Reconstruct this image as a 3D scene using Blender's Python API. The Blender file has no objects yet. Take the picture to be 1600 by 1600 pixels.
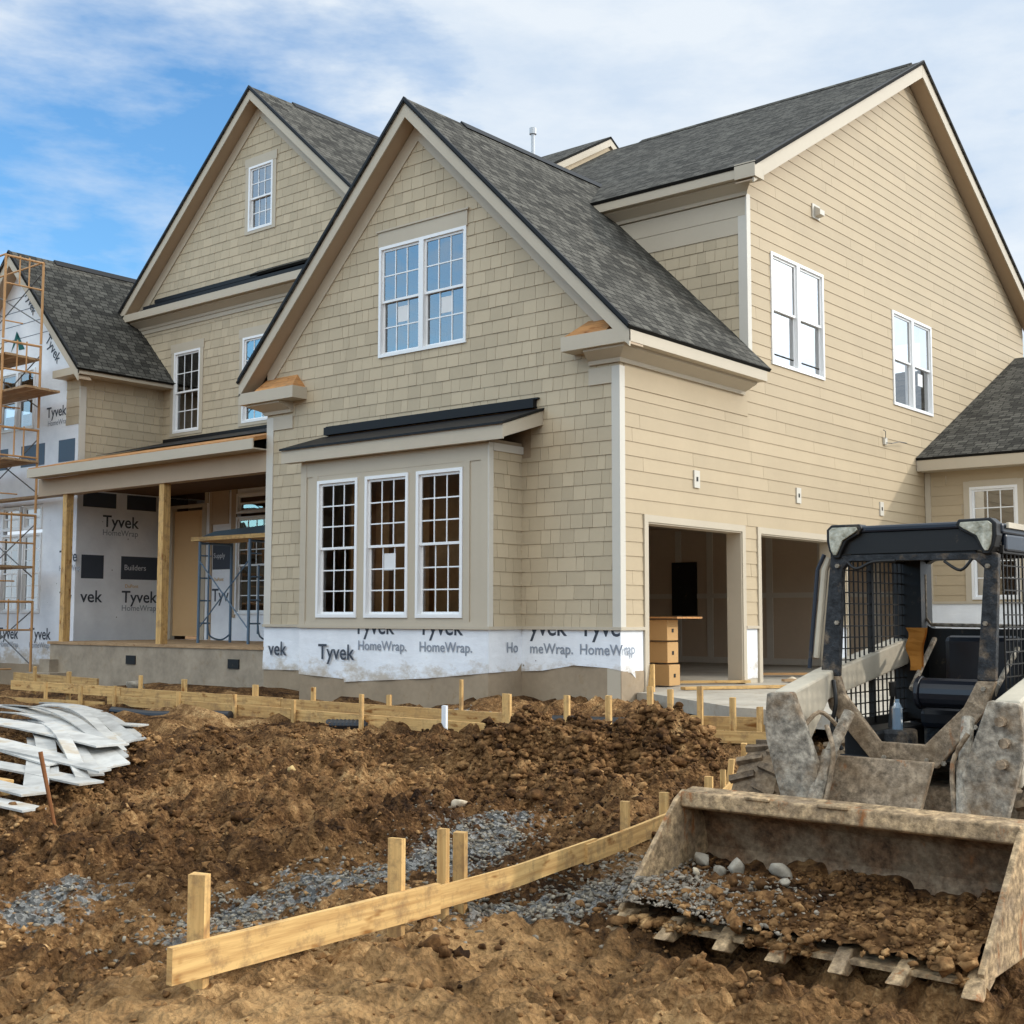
import bpy, math, random
import numpy as np
from mathutils import Vector, Matrix
R_ = random.Random(7)
S = bpy.context.scene
COL = bpy.context.collection
PI = math.pi

# ------------------------------------------------------------------ materials
MATS = {}
def new_mat(name):
    m = bpy.data.materials.new(name); m.use_nodes = True
    nt = m.node_tree; nt.nodes.clear()
    out = nt.nodes.new('ShaderNodeOutputMaterial')
    b = nt.nodes.new('ShaderNodeBsdfPrincipled')
    nt.links.new(b.outputs[0], out.inputs[0])
    MATS[name] = m
    return m, nt, b, out
def N(nt, typ, **kw):
    n = nt.nodes.new(typ)
    for k, v in kw.items():
        if k.startswith('i_'):
            key = k[2:]
            n.inputs[int(key) if key.isdigit() else key.replace('_', ' ')].default_value = v
        else: setattr(n, k, v)
    return n
def mixc(nt, fac, a, b, mode='MIX'):
    n = nt.nodes.new('ShaderNodeMix'); n.data_type = 'RGBA'; n.blend_type = mode
    for sock, v in ((n.inputs[0], fac), (n.inputs[6], a), (n.inputs[7], b)):
        if hasattr(v, 'is_linked') or hasattr(v, 'links'): nt.links.new(v, sock)
        elif isinstance(v, (int, float)): sock.default_value = v
        else: sock.default_value = (*v, 1) if len(v) == 3 else v
    return n.outputs[2]
def math_(nt, op, a, b=0.0, clamp=False):
    n = nt.nodes.new('ShaderNodeMath'); n.operation = op; n.use_clamp = clamp
    for i, v in enumerate((a, b)):
        if hasattr(v, 'links'): nt.links.new(v, n.inputs[i])
        else: n.inputs[i].default_value = v
    return n.outputs[0]
def ramp(nt, fac, stops):
    n = nt.nodes.new('ShaderNodeValToRGB'); cr = n.color_ramp
    while len(cr.elements) < len(stops): cr.elements.new(0.5)
    for e, (p, c) in zip(cr.elements, stops):
        e.position = p; e.color = (*c, 1) if len(c) == 3 else c
    nt.links.new(fac, n.inputs[0]); return n.outputs[0]
def noise(nt, vec, scale, detail=4, rough=0.55, out=0):
    n = N(nt, 'ShaderNodeTexNoise'); n.inputs['Scale'].default_value = scale
    n.inputs['Detail'].default_value = detail; n.inputs['Roughness'].default_value = rough
    nt.links.new(vec, n.inputs['Vector']); return n.outputs[out]
def coord(nt, kind='Object'):
    return nt.nodes.new('ShaderNodeTexCoord').outputs[kind]
def mapping(nt, vec, scale=(1, 1, 1), loc=(0, 0, 0), rot=(0, 0, 0)):
    n = nt.nodes.new('ShaderNodeMapping'); n.inputs['Scale'].default_value = scale
    n.inputs['Location'].default_value = loc; n.inputs['Rotation'].default_value = rot
    nt.links.new(vec, n.inputs[0]); return n.outputs[0]
def bump(nt, b, h, strength=0.4, dist=0.01):
    n = nt.nodes.new('ShaderNodeBump'); n.inputs['Strength'].default_value = strength
    n.inputs['Distance'].default_value = dist
    nt.links.new(h, n.inputs['Height']); nt.links.new(n.outputs[0], b.inputs['Normal'])
def varattr(nt):
    a = nt.nodes.new('ShaderNodeAttribute'); a.attribute_name = 'var'; return a.outputs['Fac']
def geo_pos(nt): return nt.nodes.new('ShaderNodeNewGeometry').outputs['Position']

def mat_paint(name, col, rough=.6, var=.12, dirt=.12, spec=.3, nscale=1.3, bumpy=.0):
    m, nt, b, o = new_mat(name)
    p = geo_pos(nt)
    n1 = noise(nt, p, nscale, 5, .6); n2 = noise(nt, p, 14, 3)
    f = math_(nt, 'ADD', math_(nt, 'MULTIPLY', n1, dirt * 2), math_(nt, 'MULTIPLY', n2, dirt * .6))
    f = math_(nt, 'ADD', f, math_(nt, 'MULTIPLY', varattr(nt), var))
    f = math_(nt, 'ADD', f, 1 - dirt * 1.3 - var * .5)
    c = mixc(nt, 1.0, col, (1, 1, 1), 'MULTIPLY')
    vm = nt.nodes.new('ShaderNodeVectorMath'); vm.operation = 'SCALE'
    vm.inputs[0].default_value = col; nt.links.new(f, vm.inputs['Scale'])
    co_ = vm.outputs[0]
    if name in ('parge', 'stained_concrete', 'concrete', 'cab_roof', 'black_plastic', 'loader_blue', 'seat_vinyl', 'loader_cream'):
        d1 = noise(nt, p, 4.5, 6, .75); k_ = .56 if name in ('parge', 'stained_concrete', 'concrete') else .60
        co_ = mixc(nt, ramp(nt, d1, [(k_, (0, 0, 0)), (k_ + .12, (.55, .55, .55))]), co_, (.26, .18, .10))
    nt.links.new(co_, b.inputs['Base Color'])
    b.inputs['Roughness'].default_value = rough
    b.inputs['Specular IOR Level'].default_value = spec
    if bumpy: bump(nt, b, n2, bumpy, .004)
    return m
SIDING = (.435, .345, .228)
TRIM = (.48, .415, .32)
mat_paint('siding', SIDING, .65, .09, .09, .3)
mat_paint('shingle_siding', (.475, .392, .272), .7, .16, .1, .3)
mat_paint('trim', TRIM, .55, .06, .08, .35)
mat_paint('corner_trim', (.56, .525, .46), .5, .04, .06, .35)
mat_paint('soffit', (.45, .34, .235), .7, .05, .1)
mat_paint('vinyl', (.8, .8, .8), .35, .02, .04, .5)
mat_paint('flashing', (.008, .008, .009), .55, .1, .2, .25, 5)
mat_paint('dark_flash', (.05, .075, .115), .45, .1, .1, .4)
mat_paint('concrete', (.37, .33, .27), .85, .05, .42, .2, 1.6, .4)
mat_paint('stained_concrete', (.32, .265, .20), .9, .05, .55, .15, 2.6, .6)
mat_paint('parge', (.33, .255, .175), .9, .05, .42, .2, 1.2, .4)
mat_paint('door_skin', (.62, .40, .20), .6, .03, .08, .3)
mat_paint('black_plastic', (.008, .008, .008), .5, .1, .2, .4, 6)
mat_paint('cardboard', (.50, .30, .13), .8, .08, .1, .2)
mat_paint('drywall', (.55, .43, .32), .9, .05, .12, .1)
mat_paint('mud_joint', (.62, .56, .48), .9, .05, .15, .1)
mat_paint('stud_wood', (.50, .28, .13), .8, .2, .4, .1, 6)
mat_paint('mesh_black', (.02, .018, .016), .6, .1, .3, .3, 9)
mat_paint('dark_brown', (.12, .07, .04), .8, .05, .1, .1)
mat_paint('letter_dark', (.06, .07, .09), .6, 0, .1, .2)
mat_paint('letter_grey', (.26, .29, .34), .6, 0, .1, .2)
mat_paint('letter_orange', (.6, .35, .08), .6, 0, .1, .2)
mat_paint('letter_white', (.6, .62, .66), .6, 0, .1, .2)
mat_paint('logo_green', (.01, .11, .10), .6, 0, .1, .2)
mat_paint('paper', (.7, .7, .7), .6, 0, .1, .2)
mat_paint('scaf_orange', (.50, .27, .11), .5, .1, .25, .4, 6)
mat_paint('scaf_blue', (.09, .15, .22), .45, .1, .2, .5, 6)
mat_paint('galv', (.5, .52, .55), .4, .1, .1, .5, 6)
mat_paint('pipe_black', (.012, .012, .014), .4, .05, .1, .5)
mat_paint('pvc_white', (.75, .77, .8), .4, .05, .1, .5)
mat_paint('rust', (.20, .08, .03), .8, .1, .3, .2, 12)
mat_paint('loader_blue', (.007, .014, .028), .4, .1, .4, .5, 6)
mat_paint('seat_vinyl', (.010, .012, .018), .35, .1, .2, .5)
mat_paint('vest_orange', (.42, .17, .03), .8, .1, .2, .2, 9)
mat_paint('mesh_steel', (.10, .10, .10), .5, .1, .3, .4, 9)

def mat_plank(name, col, dark):
    m, nt, b, o = new_mat(name)
    uv = nt.nodes.new('ShaderNodeUVMap').outputs[0]
    v = mapping(nt, uv, (1.2, 22, 1))
    n1 = noise(nt, v, 1.5, 5, .65)
    n2 = noise(nt, mapping(nt, uv, (2.5, 6, 1)), 1.6, 3)
    c = ramp(nt, n1, [(.3, dark), (.62, col)])
    k = ramp(nt, n2, [(.60, (1, 1, 1)), (.70, (.42, .27, .15))])
    c = mixc(nt, 1.0, c, k, 'MULTIPLY')
    f = math_(nt, 'ADD', math_(nt, 'MULTIPLY', varattr(nt), .3), .85)
    c2 = nt.nodes.new('ShaderNodeVectorMath'); c2.operation = 'SCALE'
    nt.links.new(c, c2.inputs[0]); nt.links.new(f, c2.inputs['Scale'])
    # soil splashes
    s = ramp(nt, noise(nt, geo_pos(nt), 6, 6, .75), [(.50, (0, 0, 0)), (.66, (.75, .75, .75))])
    c3 = mixc(nt, s, c2.outputs[0], (.26, .16, .08))
    nt.links.new(c3, b.inputs['Base Color']); b.inputs['Roughness'].default_value = .75
    b.inputs['Specular IOR Level'].default_value = .2
    bump(nt, b, n1, .3, .003)
mat_plank('lumber', (.66, .43, .175), (.40, .22, .08))
mat_plank('lumber_grey', (.45, .30, .17), (.24, .15, .08))
mat_plank('osb', (.55, .27, .10), (.28, .13, .05))

# white/grey reclaimed siding pieces
m, nt, b, o = new_mat('offcut_white')
n1 = noise(nt, geo_pos(nt), 3, 5, .6)
c = ramp(nt, n1, [(.35, (.33, .32, .30)), (.55, (.50, .49, .46)), (.72, (.38, .30, .20))])
vm = nt.nodes.new('ShaderNodeVectorMath'); vm.operation = 'SCALE'
nt.links.new(c, vm.inputs[0]); nt.links.new(math_(nt, 'ADD', math_(nt, 'MULTIPLY', varattr(nt), .3), .78), vm.inputs['Scale'])
nt.links.new(vm.outputs[0], b.inputs['Base Color']); b.inputs['Roughness'].default_value = .6

# housewrap sheet
m, nt, b, o = new_mat('housewrap')
p = geo_pos(nt)
n1 = noise(nt, p, 1.6, 5, .6); n2 = noise(nt, mapping(nt, p, (1, 1, 2.2)), 5, 4, .6)
c = ramp(nt, n1, [(.3, (.70, .72, .76)), (.7, (.86, .88, .91))])
st_n = N(nt, 'ShaderNodeTexVoronoi'); st_n.inputs['Scale'].default_value = 3.2; nt.links.new(p, st_n.inputs['Vector'])
c = mixc(nt, ramp(nt, st_n.outputs['Distance'], [(.030, (1, 1, 1)), (.042, (0, 0, 0))]), c, (.12, .10, .09))
dn = noise(nt, mapping(nt, p, (1, 1, 1.6)), 3.1, 6, .7)
sz_ = nt.nodes.new('ShaderNodeSeparateXYZ'); nt.links.new(p, sz_.inputs[0])
low = ramp(nt, math_(nt, 'ADD', sz_.outputs[2], math_(nt, 'MULTIPLY', dn, 1.4)), [(.72, (.75, .75, .75)), (1.02, (0, 0, 0))])
c = mixc(nt, low, c, (.42, .33, .22))
nt.links.new(c, b.inputs['Base Color']); b.inputs['Roughness'].default_value = .62; b.inputs['Specular IOR Level'].default_value = .25
n3 = noise(nt, mapping(nt, p, (1, 1, .5), (0, 0, 0), (.6, .3, .2)), 2.3, 3, .5)
bump(nt, b, math_(nt, 'ADD', math_(nt, 'MULTIPLY', n2, .5), math_(nt, 'MULTIPLY', n3, 1.6)), .45, .03)

# asphalt shingles, uv in metres (u along eave, v up slope)
def mat_roof(name, c_lo, c_hi):
    m, nt, b, o = new_mat(name)
    uv = nt.nodes.new('ShaderNodeUVMap').outputs[0]
    br = N(nt, 'ShaderNodeTexBrick'); br.offset = .37; br.offset_frequency = 2
    br.squash = .7; br.squash_frequency = 3
    nt.links.new(uv, br.inputs['Vector'])
    br.inputs['Scale'].default_value = 1.0
    br.inputs['Brick Width'].default_value = .20; br.inputs['Row Height'].default_value = .125
    br.inputs['Mortar Size'].default_value = .009; br.inputs['Mortar Smooth'].default_value = .2
    br.inputs['Bias'].default_value = .0
    br.inputs['Color1'].default_value = (*c_lo, 1); br.inputs['Color2'].default_value = (*c_hi, 1)
    br.inputs['Mortar'].default_value = (c_lo[0] * .35, c_lo[1] * .35, c_lo[2] * .35, 1)
    n2 = noise(nt, geo_pos(nt), 90, 2, .7)
    n3 = noise(nt, geo_pos(nt), .8, 4, .6)
    c = mixc(nt, .55, br.outputs['Color'], ramp(nt, n2, [(.35, (.25, .25, .25)), (.7, (1.8, 1.8, 1.75))]), 'MULTIPLY')
    c = mixc(nt, .25, c, ramp(nt, n3, [(.3, (.75, .75, .75)), (.7, (1.2, 1.2, 1.2))]), 'MULTIPLY')
    nt.links.new(c, b.inputs['Base Color']); b.inputs['Roughness'].default_value = .9
    b.inputs['Specular IOR Level'].default_value = .15
    h = math_(nt, 'ADD', math_(nt, 'MULTIPLY', br.outputs['Fac'], -1.0), math_(nt, 'MULTIPLY', n2, .35))
    bump(nt, b, h, .7, .01)
mat_roof('roof_shingle', (.036, .034, .030), (.122, .115, .100))

# window glass: see-through with a coated reflection
m = bpy.data.materials.new('glass'); m.use_nodes = True; MATS['glass'] = m
nt = m.node_tree; nt.nodes.clear()
out = nt.nodes.new('ShaderNodeOutputMaterial')
tr = N(nt, 'ShaderNodeBsdfTransparent'); tr.inputs[0].default_value = (.62, .65, .66, 1)
gl = N(nt, 'ShaderNodeBsdfGlossy'); gl.inputs['Color'].default_value = (1, 1, 1, 1); gl.inputs['Roughness'].default_value = .015
fr = N(nt, 'ShaderNodeFresnel'); fr.inputs['IOR'].default_value = 2.6
bp = N(nt, 'ShaderNodeBump'); bp.inputs['Strength'].default_value = .25; bp.inputs['Distance'].default_value = .02
nt.links.new(noise(nt, geo_pos(nt), 1.1, 2), bp.inputs['Height'])
nt.links.new(bp.outputs[0], gl.inputs['Normal'])
mx = N(nt, 'ShaderNodeMixShader')
nt.links.new(fr.outputs[0], mx.inputs[0]); nt.links.new(tr.outputs[0], mx.inputs[1]); nt.links.new(gl.outputs[0], mx.inputs[2])
nt.links.new(mx.outputs[0], out.inputs[0])

# dirty machine metal: grey paint, dried mud, rust
def mat_machine(name, base, mudamt=.5, rust=.62, rough=.75):
    m, nt, b, o = new_mat(name)
    p = geo_pos(nt)
    n1 = noise(nt, p, 5, 6, .65); n2 = noise(nt, p, 22, 5, .7); n3 = noise(nt, mapping(nt, p, (1, 1, .35)), 9, 5, .7)
    c = ramp(nt, n2, [(.32, tuple(x * .35 for x in base)), (.5, base), (.68, tuple(min(1, x * 1.9) for x in base))])
    mud = ramp(nt, n1, [(mudamt - .12, (1, 1, 1)), (mudamt + .08, (0, 0, 0))])
    mc = ramp(nt, n2, [(.3, (.13, .085, .05)), (.7, (.34, .25, .16))])
    c = mixc(nt, mud, c, mc)
    ru = ramp(nt, n3, [(rust, (0, 0, 0)), (rust + .1, (1, 1, 1))])
    c = mixc(nt, ru, c, (.30, .12, .04))
    nt.links.new(c, b.inputs['Base Color']); b.inputs['Roughness'].default_value = rough
    b.inputs['Specular IOR Level'].default_value = .25
    bump(nt, b, math_(nt, 'ADD', n2, n1), .7, .012)
mat_machine('grey_metal', (.28, .245, .195), .44, .64)
mat_paint('loader_cream', (.50, .44, .34), .55, .1, .42, .35, 3.2, .3)
mat_machine('cab_metal', (.026, .028, .031), .40, .72, .6)
mat_machine('mud_metal', (.27, .205, .14), .48, .60)
mat_machine('bucket_metal', (.36, .25, .14), .46, .58)
mat_machine('bucket_inner', (.15, .085, .045), .50, .62)
mat_machine('tooth_metal', (.36, .25, .14), .46, .58)
mat_machine('tyre_rubber', (.10, .075, .055), .58, .9, .95)

m, nt, b, o = new_mat('lens')
n = noise(nt, geo_pos(nt), 28, 3)
nt.links.new(ramp(nt, n, [(.3, (.22, .21, .15)), (.6, (.5, .48, .38)), (.8, (.75, .73, .62))]), b.inputs['Base Color'])
b.inputs['Roughness'].default_value = .25; bump(nt, b, n, .5, .01)
m, nt, b, o = new_mat('bottle_plastic')
b.inputs['Base Color'].default_value = (.35, .5, .65, 1); b.inputs['Roughness'].default_value = .1
b.inputs['Transmission Weight'].default_value = .6

# stone
def mat_stone(name, lo, hi):
    m, nt, b, o = new_mat(name)
    p = geo_pos(nt)
    n1 = noise(nt, p, 16, 5, .65)
    c = ramp(nt, n1, [(.3, lo), (.7, hi)])
    vm = nt.nodes.new('ShaderNodeVectorMath'); vm.operation = 'SCALE'
    nt.links.new(c, vm.inputs[0]); nt.links.new(math_(nt, 'ADD', math_(nt, 'MULTIPLY', varattr(nt), .7), .55), vm.inputs['Scale'])
    nt.links.new(vm.outputs[0], b.inputs['Base Color']); b.inputs['Roughness'].default_value = .9
    b.inputs['Specular IOR Level'].default_value = .2
    bump(nt, b, n1, .5, .01)
mat_stone('gravel_stone', (.10, .082, .060), (.33, .295, .235))
mat_stone('bucket_stone', (.13, .105, .078), (.36, .31, .245))
mat_stone('rock_grey', (.20, .17, .13), (.40, .355, .285))
mat_stone('rock_pale', (.42, .33, .22), (.66, .56, .42))
mat_stone('rock_ochre', (.36, .24, .10), (.55, .40, .18))

SOIL = [(.31, (.020, .010, .005)), (.44, (.100, .049, .019)), (.56, (.250, .135, .055)), (.71, (.56, .35, .16))]
m, nt, b, o = new_mat('clod_soil')
p = geo_pos(nt)
n1 = noise(nt, p, 11, 6, .7); n0 = noise(nt, p, .9, 4, .6)
f = math_(nt, 'ADD', math_(nt, 'MULTIPLY', n1, .65), math_(nt, 'ADD', math_(nt, 'MULTIPLY', varattr(nt), .12), .06))
f = math_(nt, 'ADD', f, math_(nt, 'MULTIPLY', math_(nt, 'SUBTRACT', n0, .47), .7))
nt.links.new(ramp(nt, f, SOIL), b.inputs['Base Color']); b.inputs['Roughness'].default_value = .95
b.inputs['Specular IOR Level'].default_value = .12
bump(nt, b, n1, .7, .02)

m, nt, b, o = new_mat('ground_soil')
p = geo_pos(nt)
n0 = noise(nt, p, .8, 5, .6); n1 = noise(nt, p, 7, 6, .7); n2 = noise(nt, p, 38, 4, .7)
f = math_(nt, 'ADD', math_(nt, 'MULTIPLY', n1, .6), math_(nt, 'MULTIPLY', n2, .32))
f = math_(nt, 'ADD', f, math_(nt, 'MULTIPLY', math_(nt, 'SUBTRACT', n0, .47), .75))
c = ramp(nt, f, SOIL)
ga = nt.nodes.new('ShaderNodeAttribute'); ga.attribute_name = 'gravel'
gv = N(nt, 'ShaderNodeTexVoronoi'); gv.inputs['Scale'].default_value = 38; nt.links.new(p, gv.inputs['Vector'])
gc = ramp(nt, gv.outputs['Color'], [(.1, (.045, .044, .042)), (.5, (.15, .148, .14)), (.9, (.34, .33, .31))])
gf = math_(nt, 'ADD', ga.outputs['Fac'], math_(nt, 'MULTIPLY', math_(nt, 'SUBTRACT', n1, .60), 3.0))
gf = ramp(nt, gf, [(.45, (0, 0, 0)), (.62, (1, 1, 1))])
c = mixc(nt, gf, c, gc)
sa = nt.nodes.new('ShaderNodeAttribute'); sa.attribute_name = 'smooth_soil'
sm = math_(nt, 'MULTIPLY', sa.outputs['Fac'], ramp(nt, n1, [(.35, (.2, .2, .2)), (.6, (1, 1, 1))]))
c = mixc(nt, math_(nt, 'MULTIPLY', sm, .85), c, (.47, .285, .125))
nt.links.new(c, b.inputs['Base Color']); b.inputs['Roughness'].default_value = .95
b.inputs['Specular IOR Level'].default_value = .12
h = math_(nt, 'ADD', n1, math_(nt, 'MULTIPLY', n2, .5))
h = math_(nt, 'ADD', h, math_(nt, 'MULTIPLY', gv.outputs['Distance'], .5))
bump(nt, b, h, 1.0, .05)

# ------------------------------------------------------------------ mesh builder
NOSPLIT = {'wall', 'shingle_wall', 'lap_siding', 'window', 'muntins', 'roof', 'bay_side_shingles', 'tyre', 'rim', 'side_screen', 'garage_lining', 'joint_compound', 'logo', 'fascia', 'soffit', 'drip_edge', 'interior_framing', 'cab_frame', 'cab_sill', 'rear_frame', 'drain_pipe', 'garage_door_frame', 'door_frame', 'vent_hood', 'ridge_vent', 'bay_fascia', 'bay_roof', 'glass', 'bucket', 'cab_floor', 'loose_cable', 'bay_wall', 'cab_roof', 'headliner', 'window_seal', 'end_frame', 'stake', 'form_board', 'plank', 'vent_pipe', 'safety_vest', 'scaffold_deck', 'cross_brace', 'guard_rail', 'control_lever', 'tilt_cylinder', 'driveway', 'seat', 'lap_bar_pad'}
class MB:
    def __init__(s): s.v = []; s.f = []; s.uv = []; s.var = []; s.cur = None; s.pr = []; s.pid = 0
    def face(s, pts, uv=None, var=None):
        i = len(s.v); s.v += [tuple(p) for p in pts]; s.f.append(tuple(range(i, i + len(pts))))
        if uv is None: uv = [(p[0] * .7 + p[1] * .7, p[2]) for p in pts]
        s.pr.append(s.pid); s.uv += uv; s.var.append(s.cur if s.cur is not None else (.5 if var is None else var))
    def box(s, x0, x1, y0, y1, z0, z1, long_=None):
        x0, x1 = sorted((x0, x1)); y0, y1 = sorted((y0, y1)); z0, z1 = sorted((z0, z1))
        c = Vector(((x0 + x1) / 2, (y0 + y1) / 2, (z0 + z1) / 2))
        s.obox_c(c, Vector((1, 0, 0)), Vector((0, 1, 0)), Vector((0, 0, 1)), (x1 - x0) / 2, (y1 - y0) / 2, (z1 - z0) / 2)
        return s
    def obox_c(s, c, a, b, d, ha, hb, hd):
        s.pid += 1
        ax = [(a, ha), (b, hb), (d, hd)]
        o = R_.random() * 7
        L = max(range(3), key=lambda i: ax[i][1])
        def P(i, j, k): return c + a * (ha * i) + b * (hb * j) + d * (hd * k)
        def UV(p):
            q = p - c; l = q.dot(ax[L][0]); r = [q.dot(ax[i][0]) for i in range(3) if i != L]
            return (l + o, r[0] + r[1] + o)
        for fc in (((-1,-1,-1),(-1,1,-1),(1,1,-1),(1,-1,-1)), ((-1,-1,1),(1,-1,1),(1,1,1),(-1,1,1)),
                   ((-1,-1,-1),(1,-1,-1),(1,-1,1),(-1,-1,1)), ((1,-1,-1),(1,1,-1),(1,1,1),(1,-1,1)),
                   ((1,1,-1),(-1,1,-1),(-1,1,1),(1,1,1)), ((-1,1,-1),(-1,-1,-1),(-1,-1,1),(-1,1,1))):
            pts = [P(*q) for q in fc]; s.face(pts, [UV(p) for p in pts])
    def beam(s, p0, p1, w, h, up=(0, 0, 1)):
        """box from p0 to p1, w across, h along 'up'"""
        p0 = Vector(p0); p1 = Vector(p1); a = (p1 - p0); L = a.length; a.normalize()
        u = Vector(up); b = u.cross(a); b.normalize(); u = a.cross(b)
        s.obox_c((p0 + p1) / 2, a, b, u, L / 2, w / 2, h / 2); return s
    def tube(s, pts, r, n=8, cap=True):
        s.pid += 1
        pts = [Vector(p) for p in pts]; rr = r if isinstance(r, (list, tuple)) else [r] * len(pts)
        rings = []
        for i, p in enumerate(pts):
            t = (pts[min(i + 1, len(pts) - 1)] - pts[max(i - 1, 0)]).normalized()
            u = Vector((0, 0, 1)) if abs(t.z) < .9 else Vector((1, 0, 0))
            b = t.cross(u).normalized(); u = b.cross(t)
            rings.append([p + b * math.cos(2 * PI * k / n) * rr[i] + u * math.sin(2 * PI * k / n) * rr[i] for k in range(n)])
        for i in range(len(rings) - 1):
            for k in range(n):
                s.face([rings[i][k], rings[i][(k + 1) % n], rings[i + 1][(k + 1) % n], rings[i + 1][k]])
        if cap:
            s.face(rings[0][::-1]); s.face(rings[-1])
        return s
    def prism(s, poly, d):
        s.pid += 1
        poly = [Vector(p) for p in poly]; d = Vector(d)
        nrm = Vector((0, 0, 0))
        for i in range(len(poly)):
            a, b = poly[i], poly[(i + 1) % len(poly)]; nrm += a.cross(b)
        if nrm.dot(d) > 0: poly = poly[::-1]
        top = [p + d for p in poly]
        s.face(poly); s.face(top[::-1])
        for i in range(len(poly)):
            j = (i + 1) % len(poly)
            s.face([poly[j], poly[i], top[i], top[j]])
        return s
    def clusters(s):
        ids = sorted(set(s.pr)); bb = {}
        k = 0
        for f, p in zip(s.f, s.pr):
            P = np.array([s.v[i] for i in f]); lo, hi = P.min(0), P.max(0)
            if p in bb: bb[p] = (np.minimum(bb[p][0], lo), np.maximum(bb[p][1], hi))
            else: bb[p] = (lo, hi)
        par = {i: i for i in ids}
        def find(i):
            while par[i] != i: i = par[i]
            return i
        for a in ids:
            for b in ids:
                if a < b and np.all(bb[a][0] <= bb[b][1] + .006) and np.all(bb[b][0] <= bb[a][1] + .006): par[find(a)] = find(b)
        gr = {}
        for i in ids: gr.setdefault(find(i), set()).add(i)
        return list(gr.values())
    def build(s, name, mat, parent=None, kind=None, bevel=0, smooth=False, origin=None):
        if parent is not None and name not in NOSPLIT and len(set(s.pr)) > 1 and len(set(s.pr)) < 60:
            cl = s.clusters()
            if len(cl) > 1:
                o = None
                for c in cl:
                    m_ = MB(); iu = 0
                    for f, p, vr in zip(s.f, s.pr, s.var):
                        n = len(f)
                        if p in c: m_.face([s.v[i] for i in f], s.uv[iu:iu + n], vr)
                        iu += n
                    o = m_.build(name, mat, parent, kind, bevel, smooth, origin)
                return o
        me = bpy.data.meshes.new(name)
        off = np.array(parent_world(parent)) if parent is not None else (np.array(origin, float) if origin is not None else None)
        V = np.array(s.v, dtype=np.float64)
        o = bpy.data.objects.new(name, me)
        if off is not None: V = V - off
        if parent is None and origin is not None: o.location = origin
        me.from_pydata(V.tolist(), [], s.f)
        uvl = me.uv_layers.new(name='UVMap'); uvl.data.foreach_set('uv', np.array(s.uv, dtype=np.float32).ravel())
        at = me.attributes.new('var', 'FLOAT', 'FACE'); at.data.foreach_set('value', np.array(s.var, dtype=np.float32))
        me.materials.append(MATS[mat])
        COL.objects.link(o)
        if parent is not None: o.parent = parent
        if kind: o['kind'] = kind
        if bevel or smooth:
            import bmesh
            bm = bmesh.new(); bm.from_mesh(me); bmesh.ops.remove_doubles(bm, verts=bm.verts, dist=1e-5)
            bm.to_mesh(me); bm.free()
        if bevel:
            md = o.modifiers.new('Bevel', 'BEVEL'); md.width = bevel; md.segments = 2; md.limit_method = 'ANGLE'; md.angle_limit = math.radians(40)
        if smooth:
            for p in me.polygons: p.use_smooth = True
        return o
def parent_world(o):
    v = Vector((0, 0, 0))
    while o is not None: v = v + o.location; o = o.parent
    return v
def tag(o, label=None, cat=None, group=None, kind=None):
    if label: o['label'] = label
    if cat: o['category'] = cat
    if group: o['group'] = group
    if kind: o['kind'] = kind
    return o
def thing(name, loc, label, cat, group=None):
    o = bpy.data.objects.new(name, None); COL.objects.link(o); o.location = loc; o.empty_display_size = .2
    return tag(o, label, cat, group)

# ---- wall frames: 2d (u, z) on a vertical plane with outward normal
class Frame:
    def __init__(s, o, u, n): s.o = Vector(o); s.u = Vector(u); s.n = Vector(n)
    def P(s, u, z, d=0): return s.o + s.u * u + Vector((0, 0, z)) + s.n * d
FR = Frame((0, 0, 0), (1, 0, 0), (0, -1, 0))           # front of garage block
SD = Frame((0, 0, 0), (0, 1, 0), (1, 0, 0))            # side wall
def front_at(y): return Frame((0, y, 0), (1, 0, 0), (0, -1, 0))
def side_at(x): return Frame((x, 0, 0), (0, 1, 0), (1, 0, 0))

def clip_poly(pts, a, b, c):
    """keep a*u+b*z<=c"""
    out = []
    for i in range(len(pts)):
        p, q = pts[i], pts[(i + 1) % len(pts)]
        dp = a * p[0] + b * p[1] - c; dq = a * q[0] + b * q[1] - c
        if dp <= 1e-9: out.append(p)
        if (dp < -1e-9 and dq > 1e-9) or (dp > 1e-9 and dq < -1e-9):
            t = dp / (dp - dq); out.append((p[0] + (q[0] - p[0]) * t, p[1] + (q[1] - p[1]) * t))
    return out
def clip_convex(rect, poly):
    """poly counter-clockwise convex"""
    pts = rect
    for i in range(len(poly)):
        p, q = poly[i], poly[(i + 1) % len(poly)]
        ex, ez = q[0] - p[0], q[1] - p[1]
        a, b = ez, -ex
        pts = clip_poly(pts, a, b, a * p[0] + b * p[1])
        if len(pts) < 3: return []
    return pts
def subtract(rects, holes):
    for h in holes:
        nr = []
        for r in rects:
            u0, u1, z0, z1 = r; a0, a1, b0, b1 = h
            if a1 <= u0 + 1e-6 or a0 >= u1 - 1e-6 or b1 <= z0 + 1e-6 or b0 >= z1 - 1e-6: nr.append(r); continue
            if a0 > u0: nr.append((u0, a0, z0, z1))
            if a1 < u1: nr.append((a1, u1, z0, z1))
            m0, m1 = max(u0, a0), min(u1, a1)
            if b0 > z0: nr.append((m0, m1, z0, b0))
            if b1 < z1: nr.append((m0, m1, b1, z1))
        rects = nr
    return [r for r in rects if r[1] - r[0] > 1e-3 and r[3] - r[2] > 1e-3]
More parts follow.
